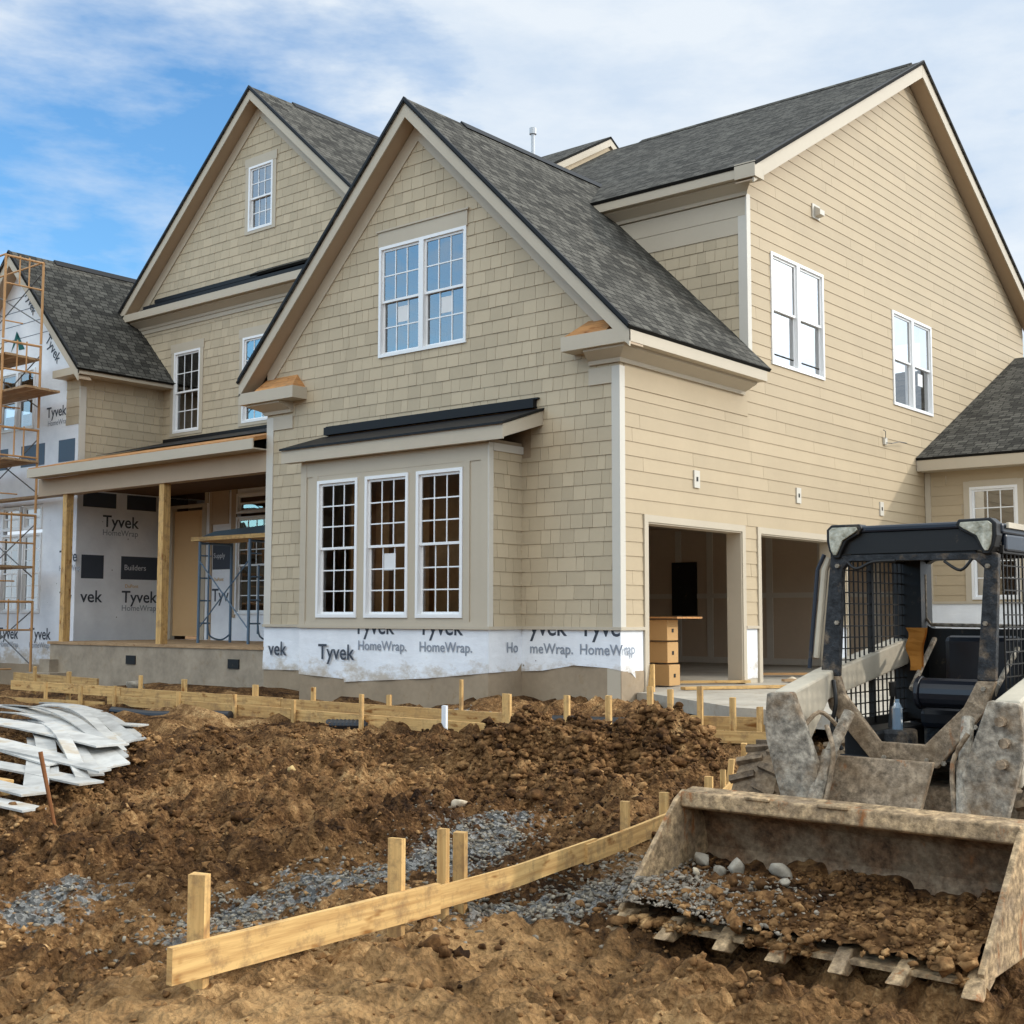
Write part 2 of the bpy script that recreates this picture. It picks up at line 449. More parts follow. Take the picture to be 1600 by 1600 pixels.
def prism2d(mb, F, pts, dfun, var=.5):
    """pts 2d polygon on frame; dfun(z)->outer offset; inner offset 0"""
    a = 0
    for i in range(len(pts)):
        p, q = pts[i], pts[(i + 1) % len(pts)]; a += p[0] * q[1] - q[0] * p[1]
    if a < 0: pts = pts[::-1]
    outer = [F.P(u, z, dfun(z)) for u, z in pts]
    inner = [F.P(u, z, 0) for u, z in pts]
    flip = F.u.cross(Vector((0, 0, 1))).dot(F.n) < 0
    uv = [(u, z) for u, z in pts]
    if flip: mb.face(outer[::-1], uv[::-1], var)
    else: mb.face(outer, uv, var)
    n = len(pts)
    for i in range(n):
        j = (i + 1) % n
        q = [outer[i], inner[i], inner[j], outer[j]]
        if flip: q = q[::-1]
        mb.face(q, None, var)
def siding(F, poly, holes, z0, course, kind, seed=1, mb=None, thick=.012):
    mb = mb or MB(); rr = random.Random(seed)
    zmin = min(p[1] for p in poly); zmax = max(p[1] for p in poly)
    umin = min(p[0] for p in poly); umax = max(p[0] for p in poly)
    k = math.floor((zmin - z0) / course)
    while z0 + k * course < zmax:
        za = z0 + k * course; zb = za + course; k += 1
        cells = []
        if kind == 'lap':
            u = umin - rr.uniform(0, 3.6)
            while u < umax:
                cells.append((u, min(u + 3.66, umax + 1) - .005, rr.random())); u += 3.66
        else:
            u = umin - rr.uniform(0, .2)
            while u < umax:
                w = rr.choice([.13, .16, .19, .22, .25, .29]) * rr.uniform(.95, 1.05)
                cells.append((u, u + w - .005, rr.random())); u += w
        for (u0, u1, var) in cells:
            u0 = max(u0, umin); u1 = min(u1, umax)
            if u1 - u0 < .01: continue
            jz = rr.uniform(0, .003) if kind != 'lap' else 0
            th = thick + (rr.uniform(-.002, .003) if kind != 'lap' else 0)
            for r in subtract([(u0, u1, za, zb)], holes):
                pts = clip_convex([(r[0], r[2] + jz), (r[1], r[2] + jz), (r[1], r[3]), (r[0], r[3])], poly)
                if len(pts) < 3: continue
                prism2d(mb, F, pts, lambda z: th - (th - .003) * (z - za) / course, var)
    return mb
def backing(F, poly, holes, depth=.1, mb=None):
    """solid wall behind the cladding: outer face at 0, thickness 'depth' inwards"""
    mb = mb or MB()
    us = [p[0] for p in poly]; zs = [p[1] for p in poly]
    G = Frame(F.o - F.n * depth, F.u, F.n)
    for r in subtract([(min(us), max(us), min(zs), max(zs))], holes):
        pts = clip_convex([(r[0], r[2]), (r[1], r[2]), (r[1], r[3]), (r[0], r[3])], poly)
        if len(pts) >= 3: prism2d(mb, G, pts, lambda z: depth - .001)
    return mb
def fbox(mb, F, u0, u1, z0, z1, d0, d1, var=None):
    """box on a wall frame"""
    if var is not None: mb.cur = var
    mb.prism([F.P(u0, z0, d0), F.P(u1, z0, d0), F.P(u1, z1, d0), F.P(u0, z1, d0)], F.n * (d1 - d0))
    mb.cur = None
    return mb
def fstrip(mb, F, p, q, w, d0, d1):
    """board along p->q (2d), width w below/inside the line (to the right-hand side), clipped plumb at the ends"""
    (u0, z0), (u1, z1) = p, q
    L = math.hypot(u1 - u0, z1 - z0); drop = w * L / abs(u1 - u0)
    mb.prism([F.P(u0, z0, d0), F.P(u1, z1, d0), F.P(u1, z1 - drop, d0), F.P(u0, z0 - drop, d0)], F.n * (d1 - d0))
    return mb
def copy_glass(name, ior, tint):
    m = MATS['glass'].copy(); m.name = name; MATS[name] = m
    for n in m.node_tree.nodes:
        if n.type == 'FRESNEL': n.inputs['IOR'].default_value = ior
        if n.type == 'BSDF_TRANSPARENT': n.inputs[0].default_value = (*tint, 1)
copy_glass('glass_coated', 5.5, (.4, .42, .44)); copy_glass('glass_clear', 1.75, (.85, .84, .80))
def window(F, u0, u1, z0, z1, house, units=1, cols=3, rows=2, d=.03, gap=0, stickers=(), bar=True, label=None, gm='glass'):
    """double-hung window unit(s); one 'window' part with glass / muntin sub-parts"""
    fw = .045; n = units; W = (u1 - u0 - gap * (n - 1)) / n
    mb = MB(); gb = MB(); tb = MB(); st = MB()
    for k in range(n):
        a = u0 + k * (W + gap); b = a + W
        for (p, q, r, s_) in ((a, a + fw, z0, z1), (b - fw, b, z0, z1), (a + fw, b - fw, z0, z0 + fw), (a + fw, b - fw, z1 - fw, z1)):
            fbox(mb, F, p, q, r, s_, -.06, d)
        zm = (z0 + z1) / 2
        ia, ib, ja, jb = a + fw, b - fw, z0 + fw, z1 - fw
        sw = .035
        # upper sash (outer), lower sash (inner)
        for (lo, hi, dd) in ((zm - sw / 2, jb, .0), (ja, zm + sw / 2, -.03)):
            for (p, q, r, s_) in ((ia, ia + sw, lo, hi), (ib - sw, ib, lo, hi), (ia + sw, ib - sw, lo, lo + sw), (ia + sw, ib - sw, hi - sw, hi)):
                fbox(mb, F, p, q, r, s_, dd - .028, dd)
            g0, g1, h0, h1 = ia + sw, ib - sw, lo + sw, hi - sw
            gb.face([F.P(g0, h0, dd - .014), F.P(g1, h0, dd - .014), F.P(g1, h1, dd - .014), F.P(g0, h1, dd - .014)])
            if bar:
                for i in range(1, cols):
                    uu = g0 + (g1 - g0) * i / cols; fbox(tb, F, uu - .009, uu + .009, h0, h1, dd - .012, dd - .006)
                for j in range(1, rows):
                    zz = h0 + (h1 - h0) * j / rows; fbox(tb, F, g0, g1, zz - .009, zz + .009, dd - .012, dd - .0055)
        if k in stickers:
            sc = a + W * .52; fbox(st, F, sc - .11, sc + .11, zm - .33, zm - .1, -.043, -.041)
    wo = mb.build('window', 'vinyl', house)
    gb.build('glass', gm, wo)
    if bar: tb.build('muntins', 'vinyl', wo)
    if stickers: st.build('sticker', 'paper', wo)
    if label: wo['label'] = label
    return wo

def roof_slab(mb, pts, eave_dir, thick=.05):
    """pts: 3d polygon of the top face; uv metres along eave_dir / up slope"""
    P = [Vector(p) for p in pts]; e = Vector(eave_dir).normalized()
    nrm = Vector((0, 0, 0))
    for i in range(len(P)): nrm += P[i].cross(P[(i + 1) % len(P)])
    nrm.normalize()
    if nrm.z < 0: nrm = -nrm; P = P[::-1]
    up = nrm.cross(e)
    if up.z < 0: up = -up
    uv = [((p.dot(e)) + 40, p.dot(up) + 40) for p in P]
    mb.face(P, uv, .5)
    B = [p - nrm * thick for p in P]
    mb.face(B[::-1])
    for i in range(len(P)):
        j = (i + 1) % len(P); mb.face([P[i], B[i], B[j], P[j]], [(0, 0)] * 4)
    return mb
def text_mesh(txt, size, F, u, z, d, parent, mat, name='lettering', rot=0.0, bold=.0, sx=1.0, thick=.002, label=None):
    cu = bpy.data.curves.new('txt', 'FONT'); cu.body = txt; cu.size = size; cu.offset = bold; cu.extrude = thick / 2
    cu.resolution_u = 3
    o = bpy.data.objects.new('txt', cu); COL.objects.link(o)
    me = bpy.data.meshes.new_from_object(o)
    bpy.data.objects.remove(o); bpy.data.curves.remove(cu)
    me.name = name
    M = Matrix((( F.u.x, 0, F.n.x), (F.u.y, 0, F.n.y), (0, 1, 0))).to_4x4()
    c, s = math.cos(rot), math.sin(rot)
    off = parent_world(parent); base = F.P(u, z, d)
    for v in me.vertices:
        x, y = v.co.x * sx, v.co.y
        x, y = x * c - y * s, x * s + y * c
        v.co = (M @ Vector((x, y, v.co.z))) + base - off
    me.materials.clear(); me.materials.append(MATS[mat])
    ob = bpy.data.objects.new(name, me); COL.objects.link(ob); ob.parent = parent
    if label: ob['label'] = label
    return ob
# =================================================================== HOUSE
XL, ZB, Y1, Y2, Y3, YW = -6.762, .783, 3.256, 2.81, .87, 9.76
house = thing('house', (-6, 5, 0), 'large unfinished beige siding house with three front gables and open garage bays', 'house')
F2 = front_at(Y2); F3 = front_at(Y3); F1 = front_at(Y1); FW = front_at(YW); FB = front_at(-.664)
SB = side_at(-1.562); S3 = side_at(-13.66)
CS = .18
# --- garage block front gable
XA, ZA = -3.482, 8.292
def rk(x, d=0): return ZA - abs(x - XA) - d
frontpoly = [(XL, ZB), (0, ZB), (0, rk(0, .24)), (XA, rk(XA, .24)), (XL, rk(XL, .24))]
win_up = (-4.258, -2.541, 4.691, 6.338)
bayhole = (-5.05, -1.66, -.6, 3.1)
hol = [win_up, bayhole]
siding(FR, frontpoly, hol + [(-5.3, -1.4, 3.0, 3.62)], ZB, CS, 'shingle', 3).build('shingle_wall', 'shingle_siding', house)
backing(FR, [(XL, -.7), (0, -.7)] + frontpoly[2:], hol).build('wall', 'parge', house)
fr = MB()
for s in (1, -1):   # rake frieze boards
    e = 0.0 if s > 0 else XL
    fstrip(fr, FR, (XA, rk(XA, .235)), (e, rk(e, .235)), .2, .005, .03 + .002 * s)
fbox(fr, FR, -.45, -.1, 3.84, 4.05, .0, .026)
fbox(fr, FR, XL + .16, XL + .62, 3.84, 4.05, .0, .026)
fr.build('frieze_board', 'trim', house)
fr = MB(); fbox(fr, SD, .09, 3.2, 3.80, 4.09, .0, .018); fr.build('frieze_board', 'siding', house)
cb = MB()
fbox(cb, FR, -.1, 0, ZB + .02, 4.05, 0, .022); fbox(cb, SD, -.022, .09, ZB + .02, 4.05, 0, .024)
fbox(cb, FR, XL, XL + .16, ZB + .02, 4.05, 0, .022)
fbox(cb, F1, -.12, 0, 4.7, 6.78, 0, .022); fbox(cb, SD, Y1 - .022, Y1 + .09, 4.45, 7.1, .0, .024)
cb.build('corner_board', 'corner_trim', house)
# upper window trim
tw = MB(); u0, u1, z0, z1 = win_up
fbox(tw, FR, u0 - .02, u1 + .02, z1, z1 + .22, 0, .026); fbox(tw, FR, u0 - .05, u1 + .05, z1 + .22, z1 + .245, 0, .045)
tw.build('window_header', 'trim', house)
window(FR, *win_up, house, units=2, stickers=(0, 1), label='double front gable window with paper stickers')
# --- roofs of the garage block gable
rf = MB(); T = .03
roof_slab(rf, [(.40, -.33, rk(.4) + T), (.40, 3.22, rk(.4) + T), (-.03, 3.22, rk(-.03) + T), (-.03, 7, rk(-.03) + T), (XA, 7, ZA + T), (XA, -.33, ZA + T)], (0, 1, 0))
roof_slab(rf, [(XA - .002, -.33, ZA + T), (XA - .002, 7, ZA + T), (-7.17, 7, rk(-7.17) + T), (-7.17, -.33, rk(-7.17) + T)], (0, 1, 0))
roof = rf.build('roof', 'roof_shingle', house)
def rake_set(F, fx, pts, d, back, w=.25):
    """fascia boards following pts at distance d from wall frame, plus sloping soffit"""
    a = MB(); so = MB(); dr = MB()
    for i in range(len(pts) - 1):
        p, q = pts[i], pts[i + 1]
        fstrip(a, F, p, q, w * .707 * (1 if abs((q[1]-p[1])/(q[0]-p[0])) > .8 else 1.2), d - .024, d + .0015 * i)
        k = w * .87
        so.prism([F.P(p[0], p[1] - k, 0), F.P(q[0], q[1] - k, 0), F.P(q[0], q[1] - k, d - .024), F.P(p[0], p[1] - k, d - .024)], (0, 0, .02))
        fstrip(dr, F, (p[0], p[1] + .045), (q[0], q[1] + .045), .042, d - .01, d + .034)
    return a, so, dr
fa, so, dr = rake_set(FR, 1, [(-7.132, rk(-7.132)), (XA, ZA), (.364, rk(.364))], .3, 0)
# cornice (returns and side eave)
co = MB()
co.box(-.684, .364, -.3, 0, 4.26, 4.443); co.box(.0, .3641, 0.0005, 3.153, 4.2605, 4.442)
co.box(XL - .37, XL + .93, -.3, 0, 4.26, 4.443)
def crown(mb, F, u0, u1, z, dep=.24, h=.17, m0=0, m1=0):
    pr = [F.P(u0, z, 0), F.P(u0, z, dep), F.P(u0, z - .03, dep), F.P(u0, z - h + .05, .06), F.P(u0, z - h, .05), F.P(u0, z - h, 0)]
    pr2 = [F.P(u1, z, 0), F.P(u1, z, dep), F.P(u1, z - .03, dep), F.P(u1, z - h + .05, .06), F.P(u1, z - h, .05), F.P(u1, z - h, 0)]
    if m0: pr = [p - F.u * ((p - F.o).dot(F.n)) * m0 for p in pr]
    if m1: pr2 = [p + F.u * ((p - F.o).dot(F.n)) * m1 for p in pr2]
    n = len(pr); mb.pid += 1
    mb.face(pr[::-1]); mb.face(pr2)
    for i in range(n):
        j = (i + 1) % n; mb.face([pr[i], pr[j], pr2[j], pr2[i]])
crown(co, FR, -.45, 0, 4.259, m0=-.3, m1=1); crown(co, SD, 0, 3.08, 4.2585, m0=1); crown(co, FR, XL, XL + .62, 4.259, m0=1, m1=-.3)
co.build('cornice', 'trim', house)
ob = MB()
for (a, b, s) in ((-.66, .0, -1), (XL - .02, XL + .9, 1)):
    lo, hi = (a, b); ob.pid += 1
    if s < 0: A, B, C, D, E_ = (lo, -.28, 4.444), (hi, -.28, 4.444), (hi, 0, 4.68), (lo + .2, 0, 4.68), (lo, 0, 4.444)
    else: A, B, C, D, E_ = (lo, -.28, 4.444), (hi, -.28, 4.444), (hi, 0, 4.444), (hi - .2, 0, 4.68), (lo, 0, 4.68)
    if s < 0: ob.face([A, B, C, D]); ob.face([A, D, E_]); ob.face([B, (hi, 0, 4.444), C])
    else: ob.face([A, B, D, E_]); ob.face([B, C, D]); ob.face([A, E_, (lo, 0, 4.444)])
ob.build('return_sheathing', 'osb', house)
# --- side wall (sunlit)
MS = (11.145 - 7.41) / (9.412 - 2.963)
def mk(y, d=0): return 11.145 - abs(y - 9.412) * MS - d
garages = [(.593, 2.982, -.9, 2.13), (3.521, 5.91, -.9, 2.13), (6.45, 8.84, -.9, 2.13)]
sw1 = (3.959, 5.704, 4.688, 6.402); sw2 = (8.426, 10.221, 4.662, 6.358)
gt = [(a - .09, b + .09, -.9, 2.22) for a, b, c, d_ in garages]
lightb = [(1.71, 1.85, 2.655, 2.89), (4.66, 4.80, 2.655, 2.89), (7.72, 7.86, 2.655, 2.89)]
sh = gt + [sw1, sw2] + lightb
lap = siding(SD, [(0, ZB), (Y1, ZB), (Y1, 4.3), (0, 4.3)], sh, ZB, CS, 'lap', 5)
uppoly = [(Y1, ZB), (15.6, ZB), (15.6, mk(15.6, .28)), (9.412, mk(9.412, .28)), (Y1, mk(Y1, .28))]
siding(SD, uppoly, sh + [(YW - .0, 16, -1, 3.75)], ZB, CS, 'lap', 6, lap)
lap.build('lap_siding', 'siding', house)
bk = backing(SD, [(0, -.7), (Y1, -.7), (Y1, 4.3), (0, 4.3)], garages + [sw1, sw2], .2)
backing(SD, [(Y1, -.7), (15.6, -.7), (15.6, mk(15.6, .28)), (9.412, mk(9.412, .28)), (Y1, mk(Y1, .28))], garages + [sw1, sw2], .2, bk)
bk.build('wall', 'trim', house)
window(SD, *sw1, house, units=2, gm='glass_coated', bar=False, label='large double window on the sunlit side wall, nearer the corner')
window(SD, *sw2, house, units=2, gm='glass_coated', bar=False, stickers=(1,), label='double side wall window beside the wing roof')
for i, (a, b, c, d_) in enumerate(garages):
    g = MB()
    fbox(g, SD, a - .09, a, -.02, 2.13, 0, .03); fbox(g, SD, b, b + .09, -.02, 2.13, 0, .03); fbox(g, SD, a - .09, b + .09, 2.13, 2.22, 0, .03)
    fbox(g, SD, a, a + .02, -.02, 2.11, -.22, .012); fbox(g, SD, b - .02, b, -.02, 2.11, -.22, .012); fbox(g, SD, a, b, 2.11, 2.13, -.22, .012)
    g.build('garage_door_frame', 'trim', house)
for (a, b, c, d_) in lightb:
    g = MB(); fbox(g, SD, a, b, c, d_, 0, .03); l = g.build('light_mount', 'corner_trim', house)
    h = MB(); fbox(h, SD, (a + b) / 2 - .022, (a + b) / 2 + .022, (c + d_) / 2 - .03, (c + d_) / 2 + .03, .028, .033); h.build('cable_hole', 'black_plastic', l)
g = MB(); fbox(g, SD, 5.36, 5.62, 7.27, 7.5, .01, .03)
g.prism([SD.P(5.42, 7.47, .03), SD.P(5.42, 7.40, .13), SD.P(5.42, 7.32, .13), SD.P(5.42, 7.30, .03)], (0, .16, 0))
g.build('vent_hood', 'corner_trim', house)
g = MB(); fbox(g, SD, 7.93, 8.03, 3.9, 4.02, .01, .05); v = g.build('cable_box', 'corner_trim', house)
g = MB(); g.tube([(.05, 7.98, 3.93), (.12, 8.05, 3.92), (.13, 8.35, 3.98), (.1, 8.75, 4.0)], .008, 6); g.tube([(.05, 7.95, 4.0), (.06, 7.93, 4.12), (.05, 7.87, 4.14)], .008, 6)
g.build('loose_cable', 'mesh_steel', v)
# main roof over side gable
rf = MB()
ex = .34
roof_slab(rf, [(ex, 2.93, mk(2.93) + T), (ex, 9.412, 11.145 + T), (-6.76, 9.412, 11.145 + T), (-6.76, 2.93, mk(2.93) + T)], (1, 0, 0))
roof_slab(rf, [(ex, 9.413, 11.145 + T), (ex, 15.9, mk(15.9) + T), (-6.76, 15.9, mk(15.9) + T), (-6.76, 9.413, 11.145 + T)], (1, 0, 0))
rf.build('roof', 'roof_shingle', house)
a2, s2, d2 = rake_set(SD, 1, [(2.963, mk(2.963)), (9.412, 11.145), (15.86, mk(15.86))], .304, 0, .28)
co = MB()
co.box(-2.75, .304, 2.963, Y1, 7.247, 7.408)
crown(co, F1, -3.2, 0, 7.246, .2, .18, m1=1); co.box(.0, .332, 2.935, 3.20, 7.215, 7.44)
fbox(co, F1, -3.4, -.0, 6.78, 7.05, 0, .024)
fbox(co, F1, -3.4, -.12, 6.52, 6.775, 0, .018)
co.build('cornice', 'trim', house)
u = MB()
siding(F1, [(-6.5, 4.0), (0, 4.0), (0, 6.78), (-6.5, 6.78)], [], ZB, CS, 'shingle', 12, u)
u.build('shingle_wall', 'shingle_siding', house)
backing(F1, [(-6.5, 4.0), (0, 4.0), (0, 7.25), (-6.5, 7.25)], []).build('wall', 'trim', house)
# centre block roof with small gable end
rf = MB()
def ck(y): return 11.445 - abs(y - 9.384) * .57
roof_slab(rf, [(-6.70, 2.6, ck(2.6) + T), (-6.70, 9.384, 11.445 + T), (-10.6, 9.384, 11.445 + T), (-10.6, 2.6, ck(2.6) + T)], (1, 0, 0))
roof_slab(rf, [(-6.70, 9.385, 11.445 + T), (-6.70, 15.5, ck(15.5) + T), (-10.6, 15.5, ck(15.5) + T), (-10.6, 9.385, 11.445 + T)], (1, 0, 0))
rf.build('roof', 'roof_shingle', house)
g = MB(); SC = side_at(-6.76)
g.prism([SC.P(5, ck(5), 0), SC.P(9.384, 11.445, 0), SC.P(13.5, ck(13.5), 0), SC.P(13.5, ck(13.5) - 1.2, 0), SC.P(5, ck(5) - 1.2, 0)], (-.1, 0, 0))
g.build('gable_wall', 'siding', house)
g = MB(); fstrip(g, SC, (5, ck(5)), (9.384, 11.445), .16, 0, .05); fstrip(g, SC, (9.384, 11.445), (13.5, ck(13.5)), .16, 0, .0515)
for st_ in (g,): pass
for (f, s, d) in ((fa, so, dr), (a2, s2, d2)):
    g.v += [];  
    n0 = 0
    f.build('fascia', 'trim', house); s.build('soffit', 'soffit', house); d.build('drip_edge', 'flashing', house)
g.build('fascia', 'trim', house)
# vent pipe on the roof
g = MB(); g.tube([(-8.6, 9.0, 11.2), (-8.6, 9.0, 11.88)], .045, 10); g.tube([(-8.6, 9.0, 11.88), (-8.6, 9.0, 12.02)], .085, 10)
g.build('vent_pipe', 'galv', house)
# --- middle block
XM, ZM = -10.587, 11.36; SM = .897
def mm(x, d=0): return ZM - abs(x - XM) * SM - d
w_m1 = (-13.273, -12.38, 4.72, 6.43); w_m2 = (-11.0, -10.12, 4.72, 6.43); w_g = (-10.91, -10.167, 8.57, 9.883)
mp = [(-14.75, 3.0), (-6.3, 3.0), (-6.3, mm(-6.3, .24)), (XM, mm(XM, .24)), (-14.75, mm(-14.75, .24))]
siding(F2, [(-14.75, 4.3), (-6.3, 4.3)] + mp[2:], [w_m1, w_m2, w_g], ZB, CS, 'shingle', 21).build('shingle_wall', 'shingle_siding', house)
doorhole = (-13.7, -12.1, .45, 3.5); w_p = (-11.1, -9.9, .96, 3.33)
backing(F2, [(-14.75, -.5), (-6.3, -.5)] + mp[2:], [w_m1, w_m2, w_g, doorhole, w_p]).build('wall', 'housewrap', house)
window(F2, *w_m1, house, cols=3, rows=2); window(F2, *w_m2, house, cols=3, rows=2); window(F2, *w_g, house, cols=3, rows=2, label='small window high in the middle gable')
g = MB()
for (a, b, c, d_) in (w_m1, w_m2, w_g):
    fbox(g, F2, a - .1, a, c - .06, d_, 0, .024); fbox(g, F2, b, b + .1, c - .06, d_, 0, .024); fbox(g, F2, a - .12, b + .12, d_, d_ + .18, 0, .028)
    fbox(g, F2, a, b, c - .06, c, 0, .024)
for s in (1, -1):
    e = -14.75 if s > 0 else -6.3
    fstrip(g, F2, (XM, mm(XM, .235)), (e, mm(e, .235)), .2, .005, .03 + .002 * s)
g.build('casing', 'trim', house)
g = MB(); g.box(-14.96, -6.25, 2.51, Y2, 7.25, 7.409); g.build('fascia', 'trim', house)
crown_ = MB(); crown(crown_, F2, -14.7, -6.3, 7.249, .2, .18); fbox(crown_, F2, -14.75, -6.3, 6.98, 7.07, 0, .03); crown_.build('frieze_board', 'trim', house)
g = MB()
g.prism([(-14.2, 2.52, 7.41), (-14.2, Y2, 7.60), (-14.2, Y2, 7.411)], (7.9, 0, 0)); fbox(g, F2, -14.0, -6.3, 7.60, 7.68, 0, .05); fbox(g, F2, -14.1, -6.3, 7.42, 7.50, .0, .26)
g.build('roof_flashing', 'flashing', house)
f, s, d = rake_set(F2, 1, [(-14.99, mm(-14.99)), (XM, ZM), (-6.18, mm(-6.18))], .3, 0)
f.build('fascia', 'trim', house); s.build('soffit', 'soffit', house); d.build('drip_edge', 'flashing', house)
rf = MB()
roof_slab(rf, [(XM + .001, 2.48, ZM + T), (-6.1, 2.48, mm(-6.1) + T), (-6.1, 9.2, mm(-6.1) + T), (XM + .001, 9.2, ZM + T)], (0, 1, 0))
roof_slab(rf, [(XM, 2.48, ZM + T), (XM, 9.2, ZM + T), (-15.03, 9.2, mm(-15.03) + T), (-15.03, 2.48, mm(-15.03) + T)], (0, 1, 0))
rf.build('roof', 'roof_shingle', house)
# ridge vents
def ridge_vent(x, y0, y1, z):
    g = MB(); g.prism([(x - .13, y0, z - .10), (x, y0, z + .035), (x + .13, y0, z - .10)], (0, y1 - y0, 0))
    g.build('ridge_vent', 'flashing', house)
ridge_vent(XA, .9, 5.2, ZA + T); ridge_vent(XM, 3.6, 9.0, ZM + T); ridge_vent(-16.087, 1.6, 5.6, 8.618 + T)
g = MB(); g.prism([(-5.9, 9.412 - .16, 11.145 - .05), (-5.9, 9.412, 11.145 + .065), (-5.9, 9.412 + .16, 11.145 - .05)], (6.0, 0, 0)); g.build('ridge_vent', 'roof_shingle', house)
# --- left wing
X3L = -18.5; XC3, ZC3 = -16.087, 8.618
def wk(x, d=0): return ZC3 - abs(x - XC3) * 1.0 - d
w31 = (-16.8, -15.38, 4.82, 6.1); w32 = (-16.5, -14.93, .98, 3.22)
wp = [(X3L, -.05), (-13.66, -.05), (-13.66, wk(-13.66, .24)), (XC3, wk(XC3, .24)), (X3L, wk(X3L, .24))]
backing(F3, [(X3L, -.7), (-13.66, -.7)] + wp[2:], [w31, w32]).build('wall', 'housewrap', house)
siding(F3, [(-14.15, 4.75), (-13.66, 4.75), (-13.66, 5.75), (-14.15, 5.75)], [], ZB, CS, 'shingle', 31).build('shingle_wall', 'shingle_siding', house)
window(F3, *w31, house, units=2, bar=False); window(F3, -16.5, -14.93, .98, 2.62, house, units=2, cols=2, rows=3, gap=.12); window(F3, -16.5, -14.93, 2.70, 3.2, house, units=2, bar=False, gap=.12)
g = MB(); fbox(g, F3, -18.5, -13.66, -.7, -.06, 0, .015); g.build('foundation', 'parge', house)
siding(S3, [(Y3, 3.6), (Y2, 3.6), (Y2, 5.75), (Y3, 5.75)], [], ZB, CS, 'shingle', 33).build('shingle_wall', 'shingle_siding', house)
backing(S3, [(Y3 + .1, -.5), (Y2 - .002, -.5), (Y2 - .002, 5.8), (Y3 + .1, 5.8)], []).build('wall', 'housewrap', house)
g = MB(); fbox(g, S3, Y3 - .02, Y3 + .12, 4.0, 5.5, 0, .026); g.build('corner_board', 'corner_trim', house)
g = MB()
g.box(-14.21, -13.28, .57, Y3, 5.676, 5.825); g.box(-13.66, -13.281, Y3 + .001, Y2 - .002, 5.677, 5.824); g.build('cornice', 'trim', house)
f, s, d = rake_set(F3, 1, [(-18.9, wk(-18.9)), (XC3, ZC3), (-13.28, wk(-13.28))], .3, 0, .28)
f.build('fascia', 'trim', house); s.build('soffit', 'soffit', house); d.build('drip_edge', 'flashing', house)
rf = MB()
roof_slab(rf, [(XC3 + .001, .53, ZC3 + T), (-13.22, .53, wk(-13.22) + T), (-13.22, Y2 - .002, wk(-13.22) + T), (-14.4, Y2 - .002, wk(-14.4) + T), (-14.76, 8, wk(-14.76) + T), (XC3 + .001, 8, ZC3 + T)], (0, 1, 0))
roof_slab(rf, [(XC3, .53, ZC3 + T), (XC3, 8, ZC3 + T), (-18.95, 8, wk(-18.95) + T), (-18.95, .53, wk(-18.95) + T)], (0, 1, 0))
rf.build('roof', 'roof_shingle', house)
g = MB()
g.prism([(-14.75, Y2, 3), (-14.75, 9, 3), (-14.75, 9, 7.3), (-14.75, Y2, 7.3)], (.1, 0, 0)); g.build('gable_wall', 'siding', house)
# window flashing sheets on the wrapped wall
g = MB()
for (a, b) in ((-17.3, -16.4), (-15.86, -14.93), (-14.4, -13.8)): fbox(g, F3, a, b, 4.02, 4.47, .0, .004)
for k in range(4): fbox(g, F3, -17 + k * .0, -15.4 + .25 * k - .2, 7.7 - .3 * k, 7.712 - .3 * k, 0, .004)
g.build('flashing_patch', 'dark_flash', house)
# --- porch
g = MB(); g.box(-13.51, XL, -.3, -.276, 3.543, 3.708); g.box(-13.5, XL, -.275, 0, 3.545, 3.565); g.build('fascia', 'trim', house)
g = MB(); g.box(-13.6, XL, -.0, .22, 3.21, 3.543); g.build('porch_beam', 'soffit', house)
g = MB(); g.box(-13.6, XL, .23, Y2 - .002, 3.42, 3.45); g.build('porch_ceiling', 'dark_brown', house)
g = MB()
g.prism([(-13.5, -.28, 3.73), (-13.5, Y2, 4.5), (-13.5, Y2, 4.44), (-13.5, -.28, 3.67)], (13.5 + XL, 0, 0)); g.build('porch_roof', 'osb', house)
g = MB()
g.prism([(-13.4, 1.1, 4.105), (-13.4, Y2, 4.56), (-13.4, Y2, 4.51), (-13.4, 1.1, 4.10)], (13.4 + XL, 0, 0)); fbox(g, F2, -13.6, XL, 4.45, 4.62, 0, .03)
g.build('roof_felt', 'flashing', house)
for x in (-12.69, -9.62):
    g = MB(); g.box(x - .07, x + .07, .03, .17, .45, 3.21); g.build('porch_post', 'lumber', house)
g = MB(); g.box(-13.07, XL, -.02, Y2, .40, .45); g.build('porch_floor', 'lumber_grey', house)
g = MB(); g.box(-13.0, XL, 0, .2, -.8, .399); g.box(-13.45, -13.0, .05, .5, -.8, .1); g.box(-13.25, -12.4, -.35, .0, -.8, -.12); g.box(-13.05, -12.7, -.18, .0, -.119, .12)
g.build('foundation', 'stained_concrete', house)
g = MB()
for x in (-10.35, -7.5): g.box(x - .14, x + .14, -.02, .02, .09, .24)
g.build('foundation_vent', 'black_plastic', house)
